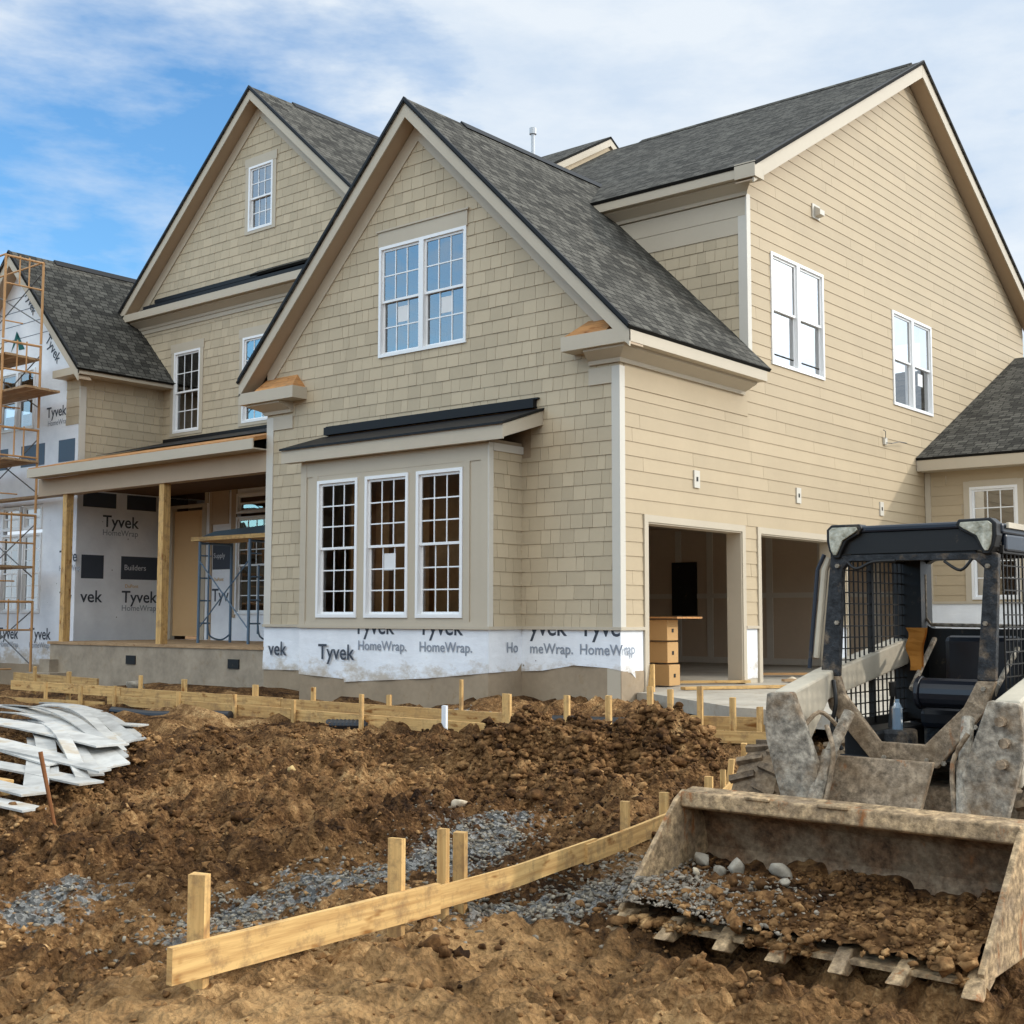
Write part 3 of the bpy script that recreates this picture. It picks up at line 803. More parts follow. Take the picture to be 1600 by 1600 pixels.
# door set
g = MB(); fbox(g, F2, -13.2, -12.2, .52, 3.08, -.09, -.04)
dr_ = g.build('door', 'door_skin', house)
h = MB()
for (a, b) in ((.65, 1.5), (1.6, 2.3), (2.4, 2.95)): fbox(h, F2, -13.06, -12.34, a, b, -.041, -.03)
h.build('door_panel', 'door_skin', dr_)
g = MB()
for (a, b, c, d_) in ((-13.74, -13.64, .45, 3.2), (-13.34, -13.2, .45, 3.14), (-12.2, -12.08, .45, 3.14), (-13.64, -12.08, 3.14, 3.2), (-13.74, -12.0, 3.45, 3.55), (-12.12, -12.02, 3.2, 3.45), (-13.64, -13.34, .45, .9), (-13.64, -13.34, 2.95, 3.14)):
    fbox(g, F2, a, b, c, d_, -.09, .02)
g.build('door_frame', 'trim', house)
g = MB(); g.face([F2.P(-13.64, .9, -.05), F2.P(-13.34, .9, -.05), F2.P(-13.34, 2.95, -.05), F2.P(-13.64, 2.95, -.05)])
g.face([F2.P(-13.7, 3.2, -.05), F2.P(-12.12, 3.2, -.05), F2.P(-12.12, 3.45, -.05), F2.P(-13.7, 3.45, -.05)]); g.build('sidelight_glass', 'glass', house)
window(F2, -11.1, -9.9, .96, 2.87, house, cols=4, rows=3); window(F2, -11.1, -9.9, 2.93, 3.33, house, bar=False)
g = MB(); fbox(g, F2, -11.95, -11.35, 2.75, 3.42, 0, .02); fbox(g, F2, -11.25, -11.1, .9, 3.42, 0, .03); fbox(g, F2, -11.95, -11.87, .45, 3.42, 0, .025); g.build('casing', 'soffit', house)
# --- box bay
g = backing(FB, [(-5.148, -.6), (-1.562, -.6), (-1.562, 3.2), (-5.148, 3.2)], [(-4.80, -1.97, .9, 2.87)], .06)
g.prism([(-1.562, -.603, -.6), (-1.562, 0, -.6), (-1.562, 0, 3.2), (-1.562, -.603, 3.2)], (-.06, 0, 0)); g.prism([(-5.148, -.603, -.6), (-5.148, 0, -.6), (-5.148, 0, 3.2), (-5.148, -.603, 3.2)], (.06, 0, 0))
g.build('bay_wall', 'parge', house)
g = MB()
for (a, b, c, d_, t) in ((-5.15, -5.03, ZB + .02, 3.15, .024), (-1.68, -1.56, ZB + .02, 3.15, .024), (-5.03, -1.68, 2.93, 3.15, .02), (-4.90, -4.79, .86, 2.93, .022), (-1.98, -1.87, .86, 2.93, .022),
                          (-5.03, -1.68, ZB + .02, .86, .02), (-5.03, -4.90, .86, 2.93, .006), (-1.87, -1.68, .86, 2.93, .006), (-4.79, -1.98, 2.86, 2.93, .016), (-4.79, -1.98, .86, .91, .016), (-3.955, -3.8, .91, 2.86, .016), (-2.975, -2.82, .91, 2.86, .016)):
    fbox(g, FB, a, b, c, d_, 0, t)
g.build('bay_trim', 'trim', house)
for k, lb in enumerate(('left sash pair of the box bay', 'middle sash pair of the box bay with a sticker', 'right sash pair of the box bay')):
    a = -4.79 + k * .985
    window(FB, a, a + .835, .91, 2.86, house, cols=3, rows=3, d=.035, gm='glass_clear', stickers=(0,) if k == 1 else (), label=lb)
siding(SB, [(-.664, ZB), (0, ZB), (0, 3.15), (-.664, 3.15)], [], ZB, CS, 'shingle', 41).build('bay_side_shingles', 'shingle_siding', house)
g = MB(); fbox(g, SB, -.686, -.6, ZB + .02, 3.15, 0, .025); fbox(g, SB, -.6, 0, 3.05, 3.15, 0, .03); g.build('corner_board', 'corner_trim', house)
g = MB(); g.box(-5.44, -1.2, -.82, -.796, 3.15, 3.34); g.box(-5.42, -1.58, -.795, -.67, 3.155, 3.175)
g.prism([(-1.222, -.7955, 3.176), (-1.222, -.7955, 3.34), (-1.222, 0, 3.6), (-1.222, 0, 3.42)], (.024, 0, 0)); g.prism([(-5.44, -.7955, 3.176), (-5.44, -.7955, 3.34), (-5.44, 0, 3.6), (-5.44, 0, 3.42)], (.024, 0, 0))
g.build('bay_fascia', 'trim', house)
g = MB(); g.prism([(-5.46, -.85, 3.335), (-5.46, -.85, 3.365), (-5.46, 0, 3.64), (-5.46, 0, 3.61)], (4.28, 0, 0)); fbox(g, FR, -5.35, -1.3, 3.645, 3.76, .002, .09); fbox(g, FR, -5.35, -1.25, 3.76, 3.78, .002, .05)
g.build('bay_roof', 'flashing', house)
# --- belt board, housewrap band, foundation
g = MB()
fbox(g, FR, XL - .01, -5.15, ZB - .02, ZB + .02, 0, .04); fbox(g, FR, -1.56, .04, ZB - .02, ZB + .02, 0, .04); fbox(g, FB, -5.16, -1.522, ZB - .02, ZB + .02, 0, .04); fbox(g, SB, -.664, -.04, ZB - .0205, ZB + .02, 0, .0395)
fbox(g, SD, 0, .5, ZB - .0205, ZB + .02, 0, .0405); fbox(g, SD, 3.07, 3.432, ZB - .02, ZB + .02, 0, .04); fbox(g, SD, 6.0, 6.36, ZB - .02, ZB + .02, 0, .04)
g.build('belt_board', 'trim', house)
wr = MB()
def wrapband(F, pts, d=.0016):
    """pts list (u, zbottom); top at belt"""
    wr.pid += 1
    for (a, za), (b, zb) in zip(pts[:-1], pts[1:]):
        n = max(2, int((b - a) / .12))
        for i in range(n):
            t0, t1 = i / n, (i + 1) / n
            ua, ub = a + (b - a) * t0, a + (b - a) * t1; qa, qb = za + (zb - za) * t0, za + (zb - za) * t1
            fl = .012 + .01 * math.sin(ua * 9.0 + .5) if abs(ua) > .1 else .004; fl2 = .012 + .01 * math.sin(ub * 9.0 + .5) if abs(ub) > .1 else .004
            wr.face([F.P(ua, .55, d), F.P(ub, .55, d), F.P(ub, ZB, d), F.P(ua, ZB, d)])
            wr.face([F.P(ua, qa, d + fl), F.P(ub, qb, d + fl2), F.P(ub, .55, d), F.P(ua, .55, d)])
wrapband(FR, [(XL - .01, .10), (-5.9, .11), (-5.15, .10)])
wrapband(FB, [(-5.16, .10), (-4.2, .06), (-4.19, .02), (-2.6, .12), (-1.55, .22)])
wrapband(SB, [(-.674, .22), (-.1, .23), (0, .33)])
wrapband(FR, [(-1.56, .22), (-1.2, .24), (-.7, .32), (-.2, .30), (.006, .27)])
wrapband(SD, [(-.006, .27), (.2, .24), (.5, .05)])
fbox(wr, SD, 3.09, 3.41, .06, ZB, .001, .006); fbox(wr, SD, 6.02, 6.34, .06, ZB, .001, .006)
wr.build('housewrap_band', 'housewrap', house)
L = lambda *a, **k: text_mesh(*a, parent=house, **k)
td = .004
for (F, u, z, t) in ((FB, -4.02, .69, 'Tyvek'), (FB, -2.78, .69, 'Tyvek'), (FR, -.62, .69, 'Tyve'), (FR, -1.42, .69, 'yvek')):
    L(t, .32, F, u, z, td, mat='letter_dark', bold=.004, thick=.001)
for (F, u, z, t) in ((FB, -3.93, .47, 'HomeWrap.'), (FB, -2.76, .47, 'HomeWrap.'), (FR, -.62, .46, 'HomeW'), (FR, -1.42, .46, 'meWrap.'), (SB, -.32, .47, 'Ho')):
    L(t, .185, F, u, z, .014 if F is not FR else .012, mat='letter_grey', bold=.002, thick=.001)
L('Tyvek', .30, FB, -4.72, .33, .032, mat='letter_dark', bold=.004, thick=.001); L('vek', .30, FR, -6.62, .33, .032, mat='letter_dark', bold=.004, thick=.001)
L('rap', .185, SD, .03, .47, .03, mat='letter_grey', bold=.002, thick=.001)
for (Y, z, t) in ((1.45, 2.72, 'Tyvek'), (1.0, 1.2, 'vek'), (1.93, 1.2, 'Tyvek')): L(t, .34, S3, Y, z, td, mat='letter_dark', bold=.004, thick=.001)
for (Y, z) in ((1.45, 2.55), (1.93, 1.03)): L('HomeWrap', .17, S3, Y, z, td, mat='letter_grey', thick=.001)
g = MB()
for (a, b, c, d_) in ((1.0, 1.5, 1.67, 2.14), (1.9, 2.78, 1.67, 2.14), (1.0, 1.75, 3.1, 3.4), (2.0, 2.7, 3.1, 3.4)): fbox(g, S3, a, b, c, d_, 0, .002)
fbox(g, F2, -11.85, -11.28, 1.85, 2.45, 0, .002)
g.build('printed_banner', 'letter_dark', house)
L('Builders', .16, S3, 1.97, 1.86, td, mat='letter_white', thick=.001); L('Supply', .14, F2, -11.82, 2.08, td, mat='letter_white', thick=.001)
L('Tyv', .36, F2, -11.85, 1.22, td, mat='letter_dark', bold=.004, thick=.001); L('DuPont', .1, F2, -11.8, 1.62, td, mat='letter_orange', thick=.001)
L('DuPont', .1, S3, 2.0, 1.5, td, mat='letter_orange', thick=.001)
for (u, z, t, s) in ((-16.55, .45, 'Tyvek', .33), (-15.3, .45, 'Tyvek', .33), (-14.25, 2.0, 'Tyve', .33), (-14.9, 4.98, 'Tyvek', .3), (-14.2, 1.2, 'Tyv', .3)): L(t, s, F3, u, z, td, mat='letter_dark', bold=.004, thick=.001)
for (u, z) in ((-16.5, .28), (-15.3, .28), (-14.25, 1.82), (-14.85, 4.8)): L('HomeWrap', .16, F3, u, z, td, mat='letter_grey', thick=.001)
L('Tyvek', .3, F3, -15.05, 6.62, td, mat='letter_dark', rot=-.85, bold=.004, thick=.001); L('Tyvek', .26, F3, -15.95, 7.75, td, mat='letter_dark', rot=-.95, bold=.004, thick=.001)
g = MB()
for (p, q, r) in (((-16.42, 6.55), (-16.22, 6.98), (-16.12, 6.85)), ((-16.1, 6.56), (-16.2, 6.98), (-15.86, 6.55))):
    g.prism([F3.P(*p, td), F3.P(*q, td), F3.P(*r, td)], (0, -.001, 0))
g.build('logo', 'logo_green', house)
# bits of lap corner foundation on sunlit side
g = MB(); fbox(g, SD, .0, .5, -.7, .26, 0, .012); g.build('rim_sheathing', 'parge', house)
g = MB(); fbox(g, SD, 9.0, 15.6, -.7, ZB - .02, 0, .01)
g.build('foundation', 'parge', house)
# --- right wing
siding(FW, [(0, 1.21), (7, 1.21), (7, 3.6), (0, 3.6)], [(.827, 1.666, 1.24, 3.245), (3.6, 4.6, 1.24, 3.245)], ZB, CS, 'lap', 51).build('lap_siding', 'siding', house)
backing(FW, [(.002, -.7), (7, -.7), (7, 3.7), (.002, 3.7)], [(.827, 1.666, 1.24, 3.245), (3.6, 4.6, 1.24, 3.245)]).build('wall', 'housewrap', house)
window(FW, .827, 1.666, 1.24, 3.245, house, cols=3, rows=3); window(FW, 3.6, 4.6, 1.24, 3.245, house, cols=3, rows=3)
g = MB(); fbox(g, FW, .72, .827, 1.21, 3.35, 0, .028); fbox(g, FW, 1.666, 1.77, 1.21, 3.35, 0, .028); fbox(g, FW, .827, 1.666, 3.245, 3.36, 0, .028); fbox(g, FW, .02, .12, 1.21, 3.55, 0, .03); fbox(g, FW, .02, 7, 1.17, 1.21, 0, .03)
g.box(.02, 7.3, 9.40, YW, 3.561, 3.58); g.build('casing', 'trim', house)
g = MB(); g.box(.022, 7.3, 9.38, 9.404, 3.56, 3.79); g.build('fascia', 'trim', house)
rf = MB(); roof_slab(rf, [(.016, 9.35, 3.80), (7.35, 9.35, 3.80), (7.35, 15.02, 6.54), (.016, 15.02, 6.54)], (1, 0, 0)); rf.build('roof', 'roof_shingle', house)
g = MB(); g.prism([(7, YW, -.5), (7, 20, -.5), (7, 20, 3.8), (7, 15.02, 6.4), (7, YW, 3.9)], (-.1, 0, 0)); g.build('gable_wall', 'siding', house)
# --- interiors
g = MB()
g.box(-6.9, -.2, 9.6, 9.7, -.05, 2.75); g.box(-6.9, -6.8, .6, 9.6, -.05, 2.75); g.box(-6.9, -.2, .5, .6, -.05, 2.75)
g.box(-6.9, -.2, .5, 9.7, 2.75, 2.85); g.build('garage_lining', 'drywall', house)
g = MB()
for x in (-6.3, -5.2, -4.45, -3.1, -2.0, -.9): g.box(x - .07, x + .07, 9.585, 9.6, .1, 2.7)
g.box(-6.8, -.2, 9.583, 9.6, .0, .12); g.box(-6.8, -.2, 9.584, 9.6, 1.3, 1.4)
for y in (1.4, 2.6, 3.8, 5, 6.2, 7.4, 8.6): g.box(-6.8, -6.79, y - .06, y + .06, .1, 2.7)
g.build('joint_compound', 'mud_joint', house)
g = MB(); g.box(-5.35, -4.75, 9.57, 9.6, .95, 2.05); g.build('electrical_panel', 'black_plastic', house)
g = MB(); g.box(-6.5, -.2, .25, .3, -.3, 3.3); g.box(-4.6, -4.55, -.2, .25, 0, 3.1); 
for x in (-5, -4.2, -3.4, -2.6, -1.8): g.box(x - .02, x + .02, .16, .25, 0, 3.1)
g.box(-5.1, -1.6, -.6, .25, 3.12, 3.16); g.box(-5.1, -1.6, -.6, .25, .55, .6); g.build('interior_framing', 'stud_wood', house)
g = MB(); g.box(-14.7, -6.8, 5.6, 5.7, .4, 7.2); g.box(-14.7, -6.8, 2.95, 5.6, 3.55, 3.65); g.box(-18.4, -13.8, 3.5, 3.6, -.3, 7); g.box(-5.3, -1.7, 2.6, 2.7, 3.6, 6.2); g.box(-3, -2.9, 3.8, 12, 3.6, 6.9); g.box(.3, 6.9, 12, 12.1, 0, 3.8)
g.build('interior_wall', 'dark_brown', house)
# =================================================================== GROUND
def vnoise(x, y, seed):
    xi = np.floor(x).astype(np.int64); yi = np.floor(y).astype(np.int64); fx = x - xi; fy = y - yi
    fx = fx * fx * fx * (fx * (fx * 6 - 15) + 10); fy = fy * fy * fy * (fy * (fy * 6 - 15) + 10)
    def h(a, b):
        n = (a * 374761393 + b * 668265263 + seed * 1442695041) & 0xffffffff
        n = ((n ^ (n >> 13)) * 1274126177) & 0xffffffff
        return ((n ^ (n >> 16)) & 0xffff) / 65535.0
    return (h(xi, yi) * (1 - fx) + h(xi + 1, yi) * fx) * (1 - fy) + (h(xi, yi + 1) * (1 - fx) + h(xi + 1, yi + 1) * fx) * fy
CTRL = np.array([
 (8.9,-12.7,-.64),(6,-10.2,-.62),(4.95,-9.35,-.535),(4.9,-8.6,-.53),(4.6,-9.9,-.55),(4.95,-10.3,-.58),(4.9,-8.0,-.54),(4.0,-10.2,-.62),(7.5,-8.6,-.62),(3,-9.2,-.62),(6.1,-6,-.60),(8.5,-5,-.55),(6.5,-4,-.50),(8.5,-8.5,-.62),(5.6,-8.2,-.64),(7,-11,-.64),
 (5.0,-7.5,-.58),(4.2,-7.6,-.58),(4.38,-5.8,-.55),(3.9,-4.4,-.50),(3.3,-3,-.42),(2.7,-1.8,-.34),(4.6,-3.2,-.42),(5,-1.5,-.3),
 (1.2,-.9,-.2),(0,-.4,-.10),(-1,-.5,-.1),(-3,-1.3,-.22),(-5,-1.2,-.24),(-6.7,-.5,-.14),(-8.5,-.3,-.16),(-9.6,-.3,-.28),(-10,-1,-.30),(-13,-1.5,-.42),(-13,0,-.42),(-18,0,-.35),(-16,-3,-.5),
 (-9,-2.6,-.30),(-6,-2.6,-.26),(-3,-2.6,-.26),(0,-2.6,-.28),(.5,-3.3,-.36),(-3,-3.4,-.34),(-6.5,-3.8,-.38),(-9.5,-4,-.42),(-13,-5,-.5),
 (-1,-4.8,-.40),(1,-5.6,-.46),(2.3,-7.0,-.60),(3.3,-7.0,-.64),(3.3,-8.2,-.64),(.8,-7.6,-.55),(-1,-8.2,-.55),(-3,-6.6,-.46),(-5,-5.5,-.44),(-4,-9,-.55),(1.5,-9,-.6),(2.8,-5.6,-.62),(1.6,-6.4,-.50),
 (-20,-10,-.55),(-25,5,-.4),(15,0,-.4),(20,12,-.4),(15,-10,-.6),(12,-20,-.6),(0,-20,-.6),(-12,-18,-.6),(0,30,-.5),(-10,10,-.5),(4,6,-.3)], float)
def base_h(x, y):
    num = np.zeros_like(x); den = np.zeros_like(x)
    for cx, cy, cz in CTRL:
        d2 = (x - cx) ** 2 + (y - cy) ** 2 + .12
        w = d2 ** -2.0; num += w * cz; den += w
    return num / den
def gauss(x, y, cx, cy, r, rx=None, ang=0):
    dx = x - cx; dy = y - cy
    c, s = math.cos(ang), math.sin(ang); u = dx * c + dy * s; v = -dx * s + dy * c
    return np.exp(-((u / (rx or r)) ** 2 + (v / r) ** 2))
GRAV = [((3.3,-8.4), (3.4,-7.3), .42), ((3.4,-7.3), (3.1,-6.2), .38), ((3.1,-6.2), (2.7,-5.45), .40), ((4.45,-7.9), (4.85,-7.3), .30), ((4.85,-7.3), (4.6,-6.2), .34), ((2.2,-8.6), (2.55,-9.15), .34), ((-1.2,-1.7), (-.2,-1.9), .3), ((3.7,-8.9), (3.3,-8.4), .3)]
def grav_mask(x, y):
    m_ = np.zeros_like(x)
    for (a, b, r) in GRAV:
        ax, ay = a; bx, by = b; L2 = (bx - ax) ** 2 + (by - ay) ** 2
        t = np.clip(((x - ax) * (bx - ax) + (y - ay) * (by - ay)) / L2, 0, 1)
        d = np.hypot(x - ax - t * (bx - ax), y - ay - t * (by - ay)); m_ = np.maximum(m_, np.clip(1.15 - d / r * .7, 0, 1))
    return m_
def mound(x, y):
    m_ = .43 * gauss(x, y, 1.85, -3.9, .55, .68, .7) + .45 * gauss(x, y, 2.62, -3.26, .40, .42, .7) + .12 * gauss(x, y, 2.95, -3.05, .3)
    m_ += .16 * gauss(x, y, 2.7, -4.4, .5, .9, .7) + .11 * gauss(x, y, 2.35, -7.05, .28, 1.0, 1.25) + .09 * gauss(x, y, 1.9, -6.0, .3, .8, .5)
    return m_
def smooth_mask(x, y):
    s_ = gauss(x, y, 5.1, -9.6, .75, 1.3, .69) + .8 * gauss(x, y, 4.9, -8.3, .3, .7, .4) + gauss(x, y, 4.6, -6.0, .35, .6, 1.9)
    s_ += gauss(x, y, -2.0, -2.2, .35, 4.5) + .8 * gauss(x, y, 6.3, -10.2, .3, .5)
    return np.clip(s_, 0, 1)
def ground_h(x, y):
    x = np.asarray(x, float); y = np.asarray(y, float)
    z = base_h(x, y) + mound(x, y)
    z = z - .07 * gauss(x, y, 6.1, -7.62, .16, .95)
    far = np.clip(1 - (np.abs(x - 2) - 14) / 10, .3, 1) * np.clip(1 - (np.abs(y + 5) - 12) / 10, .3, 1)
    sm = smooth_mask(x, y); gm = grav_mask(x, y)
    rough = (1 - .72 * sm) * (1 - .55 * gm) * (1 + .6 * np.clip(mound(x, y) * 3, 0, 1))
    near = np.clip(((x + .5) * .3 + 1.2), .6, 1)
    n = (vnoise(x * .9, y * .9, 1) - .5) * .12 * (1 - .6 * sm)
    a = np.abs(vnoise(x * 2.6, y * 2.6, 2) - .5) * 2; b = np.abs(vnoise(x * 6.3 + 3, y * 6.3, 3) - .5) * 2; c = np.abs(vnoise(x * 13 + 9, y * 13, 4) - .5) * 2
    d = vnoise(x * 31, y * 31, 5) - .5; e = np.abs(vnoise(x * 23 + 5, y * 23 + x * 3, 6) - .5) * 2
    u_ = (x * .77 + y * .64); v_ = (-x * .64 + y * .77) + .12 * vnoise(x * .7, y * .7, 21)
    rut = (np.abs(vnoise(u_ * .45, v_ * 5.5, 22) - .5) * 2 - .5) * .05 * sm
    a2 = np.abs(vnoise(x * 1.35 + 4, y * 1.35, 31) - .5) * 2
    n += ((a2 - .5) * .09 + (.5 - a) * .10 + (b - .5) * .125 + (c - .5) * .072 + (e - .5) * .034 + d * .018) * rough + rut
    z = z + n * far
    # flat building platform
    inside = (y > .02) & (x < 0.0) & (x > -19)
    z = np.where(inside, np.minimum(z, -.5), z)
    slab = (x > -.3) & (y > -1.0) & (x < 14) & (y < 9.8) & ((x - .27) * 1.36 + (y - .2) * 1.9 > .15)
    z = np.where(slab, np.minimum(z, -.28), z)
    return z
def lines(lo, hi, step, out_lo, out_hi):
    mid = np.arange(lo, hi, step); a = [lo]; s_ = step
    while a[-1] > out_lo: s_ *= 1.12; a.append(a[-1] - s_)
    b = [mid[-1]]; s_ = step
    while b[-1] < out_hi: s_ *= 1.12; b.append(b[-1] + s_)
    return np.array(a[1:][::-1] + mid.tolist() + b[1:])
gx = lines(-.5, 8.2, .021, -400, 400); gy = lines(-11.2, -1.8, .021, -400, 400)
X, Y = np.meshgrid(gx, gy); Z = ground_h(X.ravel(), Y.ravel())
Vt = np.column_stack([X.ravel(), Y.ravel(), Z]); nx, ny = len(gx), len(gy)
idx = np.arange(nx * ny).reshape(ny, nx)
Fq = np.column_stack([idx[:-1, :-1].ravel(), idx[:-1, 1:].ravel(), idx[1:, 1:].ravel(), idx[1:, :-1].ravel()])
def np_mesh(name, V, Fa, mat, attrs=None, face_attrs=None):
    me = bpy.data.meshes.new(name); k = Fa.shape[1]
    me.vertices.add(len(V)); me.vertices.foreach_set('co', V.astype(np.float32).ravel())
    me.loops.add(Fa.size); me.loops.foreach_set('vertex_index', Fa.astype(np.int32).ravel())
    me.polygons.add(len(Fa)); me.polygons.foreach_set('loop_start', (np.arange(len(Fa)) * k).astype(np.int32))
    me.update(calc_edges=True)
    for n_, arr in (attrs or {}).items():
        at = me.attributes.new(n_, 'FLOAT', 'POINT'); at.data.foreach_set('value', arr.astype(np.float32))
    for n_, arr in (face_attrs or {}).items():
        at = me.attributes.new(n_, 'FLOAT', 'FACE'); at.data.foreach_set('value', arr.astype(np.float32))
    me.materials.append(MATS[mat]); o = bpy.data.objects.new(name, me); COL.objects.link(o); return o
ground = np_mesh('ground', Vt, Fq, 'ground_soil', {'gravel': grav_mask(Vt[:, 0], Vt[:, 1]), 'smooth_soil': smooth_mask(Vt[:, 0], Vt[:, 1])})
ground.data.polygons.foreach_set('use_smooth', np.ones(len(Fq), dtype=bool))
tag(ground, kind='structure')
# driveway slab and garage floor
g = MB(); g.prism([(.27, .26, -.16), (2.2, -1.12, -.16), (4.6, -1.5, -.16), (14, -1.5, -.16), (14, 9.7, -.16), (0.03, 9.7, -.16), (.03, .30, -.16)], (0, 0, .155))
g.box(-6.8, .029, .6, 9.6, -.16, -.006)
tag(g.build('driveway', 'concrete', None, origin=(5, 3, 0)), kind='structure')

# scattered soil clods and gravel
ICO_V = None
def ico(sub=1):
    import bmesh
    bm = bmesh.new(); bmesh.ops.create_icosphere(bm, subdivisions=sub, radius=1)
    V = np.array([v.co[:] for v in bm.verts]); F_ = np.array([[v.index for v in f.verts] for f in bm.faces]); bm.free(); return V, F_
IV, IF = ico(1); IV2, IF2 = ico(2)
rng = np.random.default_rng(5)
def blobs(name, px, py, size, mat, sink=.3, flat=.7, base=None, lump=.28, kind='stuff', V0=None, F0=None, zs=None):
    V0 = IV if V0 is None else V0; F0 = IF if F0 is None else F0
    n = len(px); zs = ground_h(px, py) if zs is None else zs
    out = np.empty((n, len(V0), 3))
    ang = rng.uniform(0, 2 * PI, n); tilt = rng.normal(0, .5, n)
    for i in range(n):
        v = (V0 * (1 + rng.normal(0, lump, (len(V0), 1))) + rng.normal(0, .12, V0.shape)) * size[i] * np.array([rng.uniform(.8, 1.7), rng.uniform(.6, 1.1), flat * rng.uniform(.7, 1.15)])
        c, s_ = math.cos(tilt[i]), math.sin(tilt[i]); v = v @ np.array([[1, 0, 0], [0, c, -s_], [0, s_, c]])
        c, s_ = math.cos(ang[i]), math.sin(ang[i]); v = v @ np.array([[c, -s_, 0], [s_, c, 0], [0, 0, 1]])
        out[i] = v + np.array([px[i], py[i], zs[i] + size[i] * (.5 - sink)])
    F_ = (F0[None] + (np.arange(n) * len(V0))[:, None, None]).reshape(-1, 3)
    var = np.repeat(rng.uniform(0, 1, n), len(F0))
    o = np_mesh(name, out.reshape(-1, 3), F_, mat, None, {'var': var})
    if kind: o['kind'] = kind
    return o
FWD = np.array([-.639, .769]); RGT = np.array([.769, .639]); CP = np.array([8.864, -12.75])
def wedge_pts(n, s0, s1, half=.46, pw=1.6):
    s_ = s0 + (s1 - s0) * rng.uniform(0, 1, n) ** (1 / pw); l_ = rng.uniform(-half, half, n) * s_
    P = CP + s_[:, None] * FWD + l_[:, None] * RGT; return P[:, 0], P[:, 1]
def under_machine(x, y): return (x > 5.2) & (x < 7.1) & (y > -7.6) & (y < -4.2)
px, py = wedge_pts(36000, 4.4, 14.5)
keep = rng.uniform(0, 1, len(px)) > np.clip(smooth_mask(px, py) * .8 + grav_mask(px, py) * .75, 0, .95)
keep &= ~under_machine(px, py) & ~((py > -1.5) & (px > 0)) & (py < -.3)
px, py = px[keep], py[keep]
sz = np.clip(rng.lognormal(-4.7, .5, len(px)), .005, .032)
blobs('soil_clods', px, py, sz, 'clod_soil', .25, .75)
px = np.concatenate([rng.normal(1.95, .6, 3200), rng.normal(2.6, .5, 3200)]); py = np.concatenate([rng.normal(-3.9, .5, 3200), rng.normal(-3.4, .5, 3200)])
k_ = mound(px, py) > .08
k2 = (rng.uniform(0, 1, len(px)) < .35) & k_
blobs('mound_lumps', px[k2] + .03, py[k2], np.clip(rng.lognormal(-3.75, .4, k2.sum()), .015, .06), 'clod_soil', .35, .8, V0=IV2, F0=IF2, lump=.2)
sz = np.clip(rng.lognormal(-4.3, .5, k_.sum()), .008, .04); blobs('mound_clods', px[k_], py[k_], sz, 'clod_soil', .2, .8)
px, py = wedge_pts(5200, 5.0, 13.5)
kk = (rng.uniform(0, 1, len(px)) > smooth_mask(px, py) * 1.2 + grav_mask(px, py) * .9) & ~under_machine(px, py) & (py < -3.0) & (vnoise(px * .8, py * .8, 40) > .42)
blobs('soil_lumps', px[kk], py[kk], np.clip(rng.lognormal(-3.9, .42, kk.sum()), .012, .05), 'clod_soil', .38, .75, V0=IV2, F0=IF2, lump=.22)
gxp, gyp = [], []
for (a, b, r) in GRAV:
    n = int(2400 * r * (1 if a[0] > 3.6 else .75 if a[0] > 2.5 else .25)); t = rng.uniform(-.25, 1.25, n)
    gxp.append(a[0] + (b[0] - a[0]) * t + rng.normal(0, r * .62, n)); gyp.append(a[1] + (b[1] - a[1]) * t + rng.normal(0, r * .62, n))
px = np.concatenate(gxp); py = np.concatenate(gyp)
blobs('gravel', px, py, rng.uniform(.005, .015, len(px)), 'gravel_stone', .15, .75)

# single stones people could point at
def stone(x, y, r, mat, label, name='rock', z=None, cat='rock', flat=.75, group=None):
    V = IV2.copy(); n = len(V); rr = np.random.default_rng(int(abs(x * 1000 + y * 77)) + 3)
    planes = rr.normal(0, 1, (14, 3)); planes /= np.linalg.norm(planes, axis=1)[:, None]
    for p_ in planes:
        d_ = V @ p_; lim = rr.uniform(.48, .75); V = V - np.maximum(d_ - lim, 0)[:, None] * p_
    V = V * r * np.array([1.1, .9, flat]) + rr.normal(0, .012 * r, V.shape)
    zz = float(ground_h(np.array([x]), np.array([y]))[0]) if z is None else z
    o = np_mesh(name, V, IF2, mat, None, {'var': np.full(len(IF2), .68)}); o.location = (x, y, zz + r * flat * .45)
    return tag(o, label, cat, group)
stone(.70, -6.40, .065, 'rock_pale', 'pale angular stone on the dirt bank left of the gravel dip')
stone(.62, -6.22, .035, 'rock_pale', 'small white stone chip just behind the pale angular stone')
stone(2.05, -5.2, .085, 'rock_pale', 'rounded tan stone on the dirt bank above the gravel dip')
stone(1.30, -6.35, .045, 'rock_ochre', 'ochre clay stone halfway up the dirt bank')
stone(.15, -5.3, .05, 'rock_ochre', 'yellowish stone on the far part of the dirt bank')
stone(1.45, -7.25, .035, 'rock_pale', 'small pale stone near the first tall stake')
stone(.9, -5.55, .04, 'rock_ochre', 'small ochre stone near the rounded tan one')

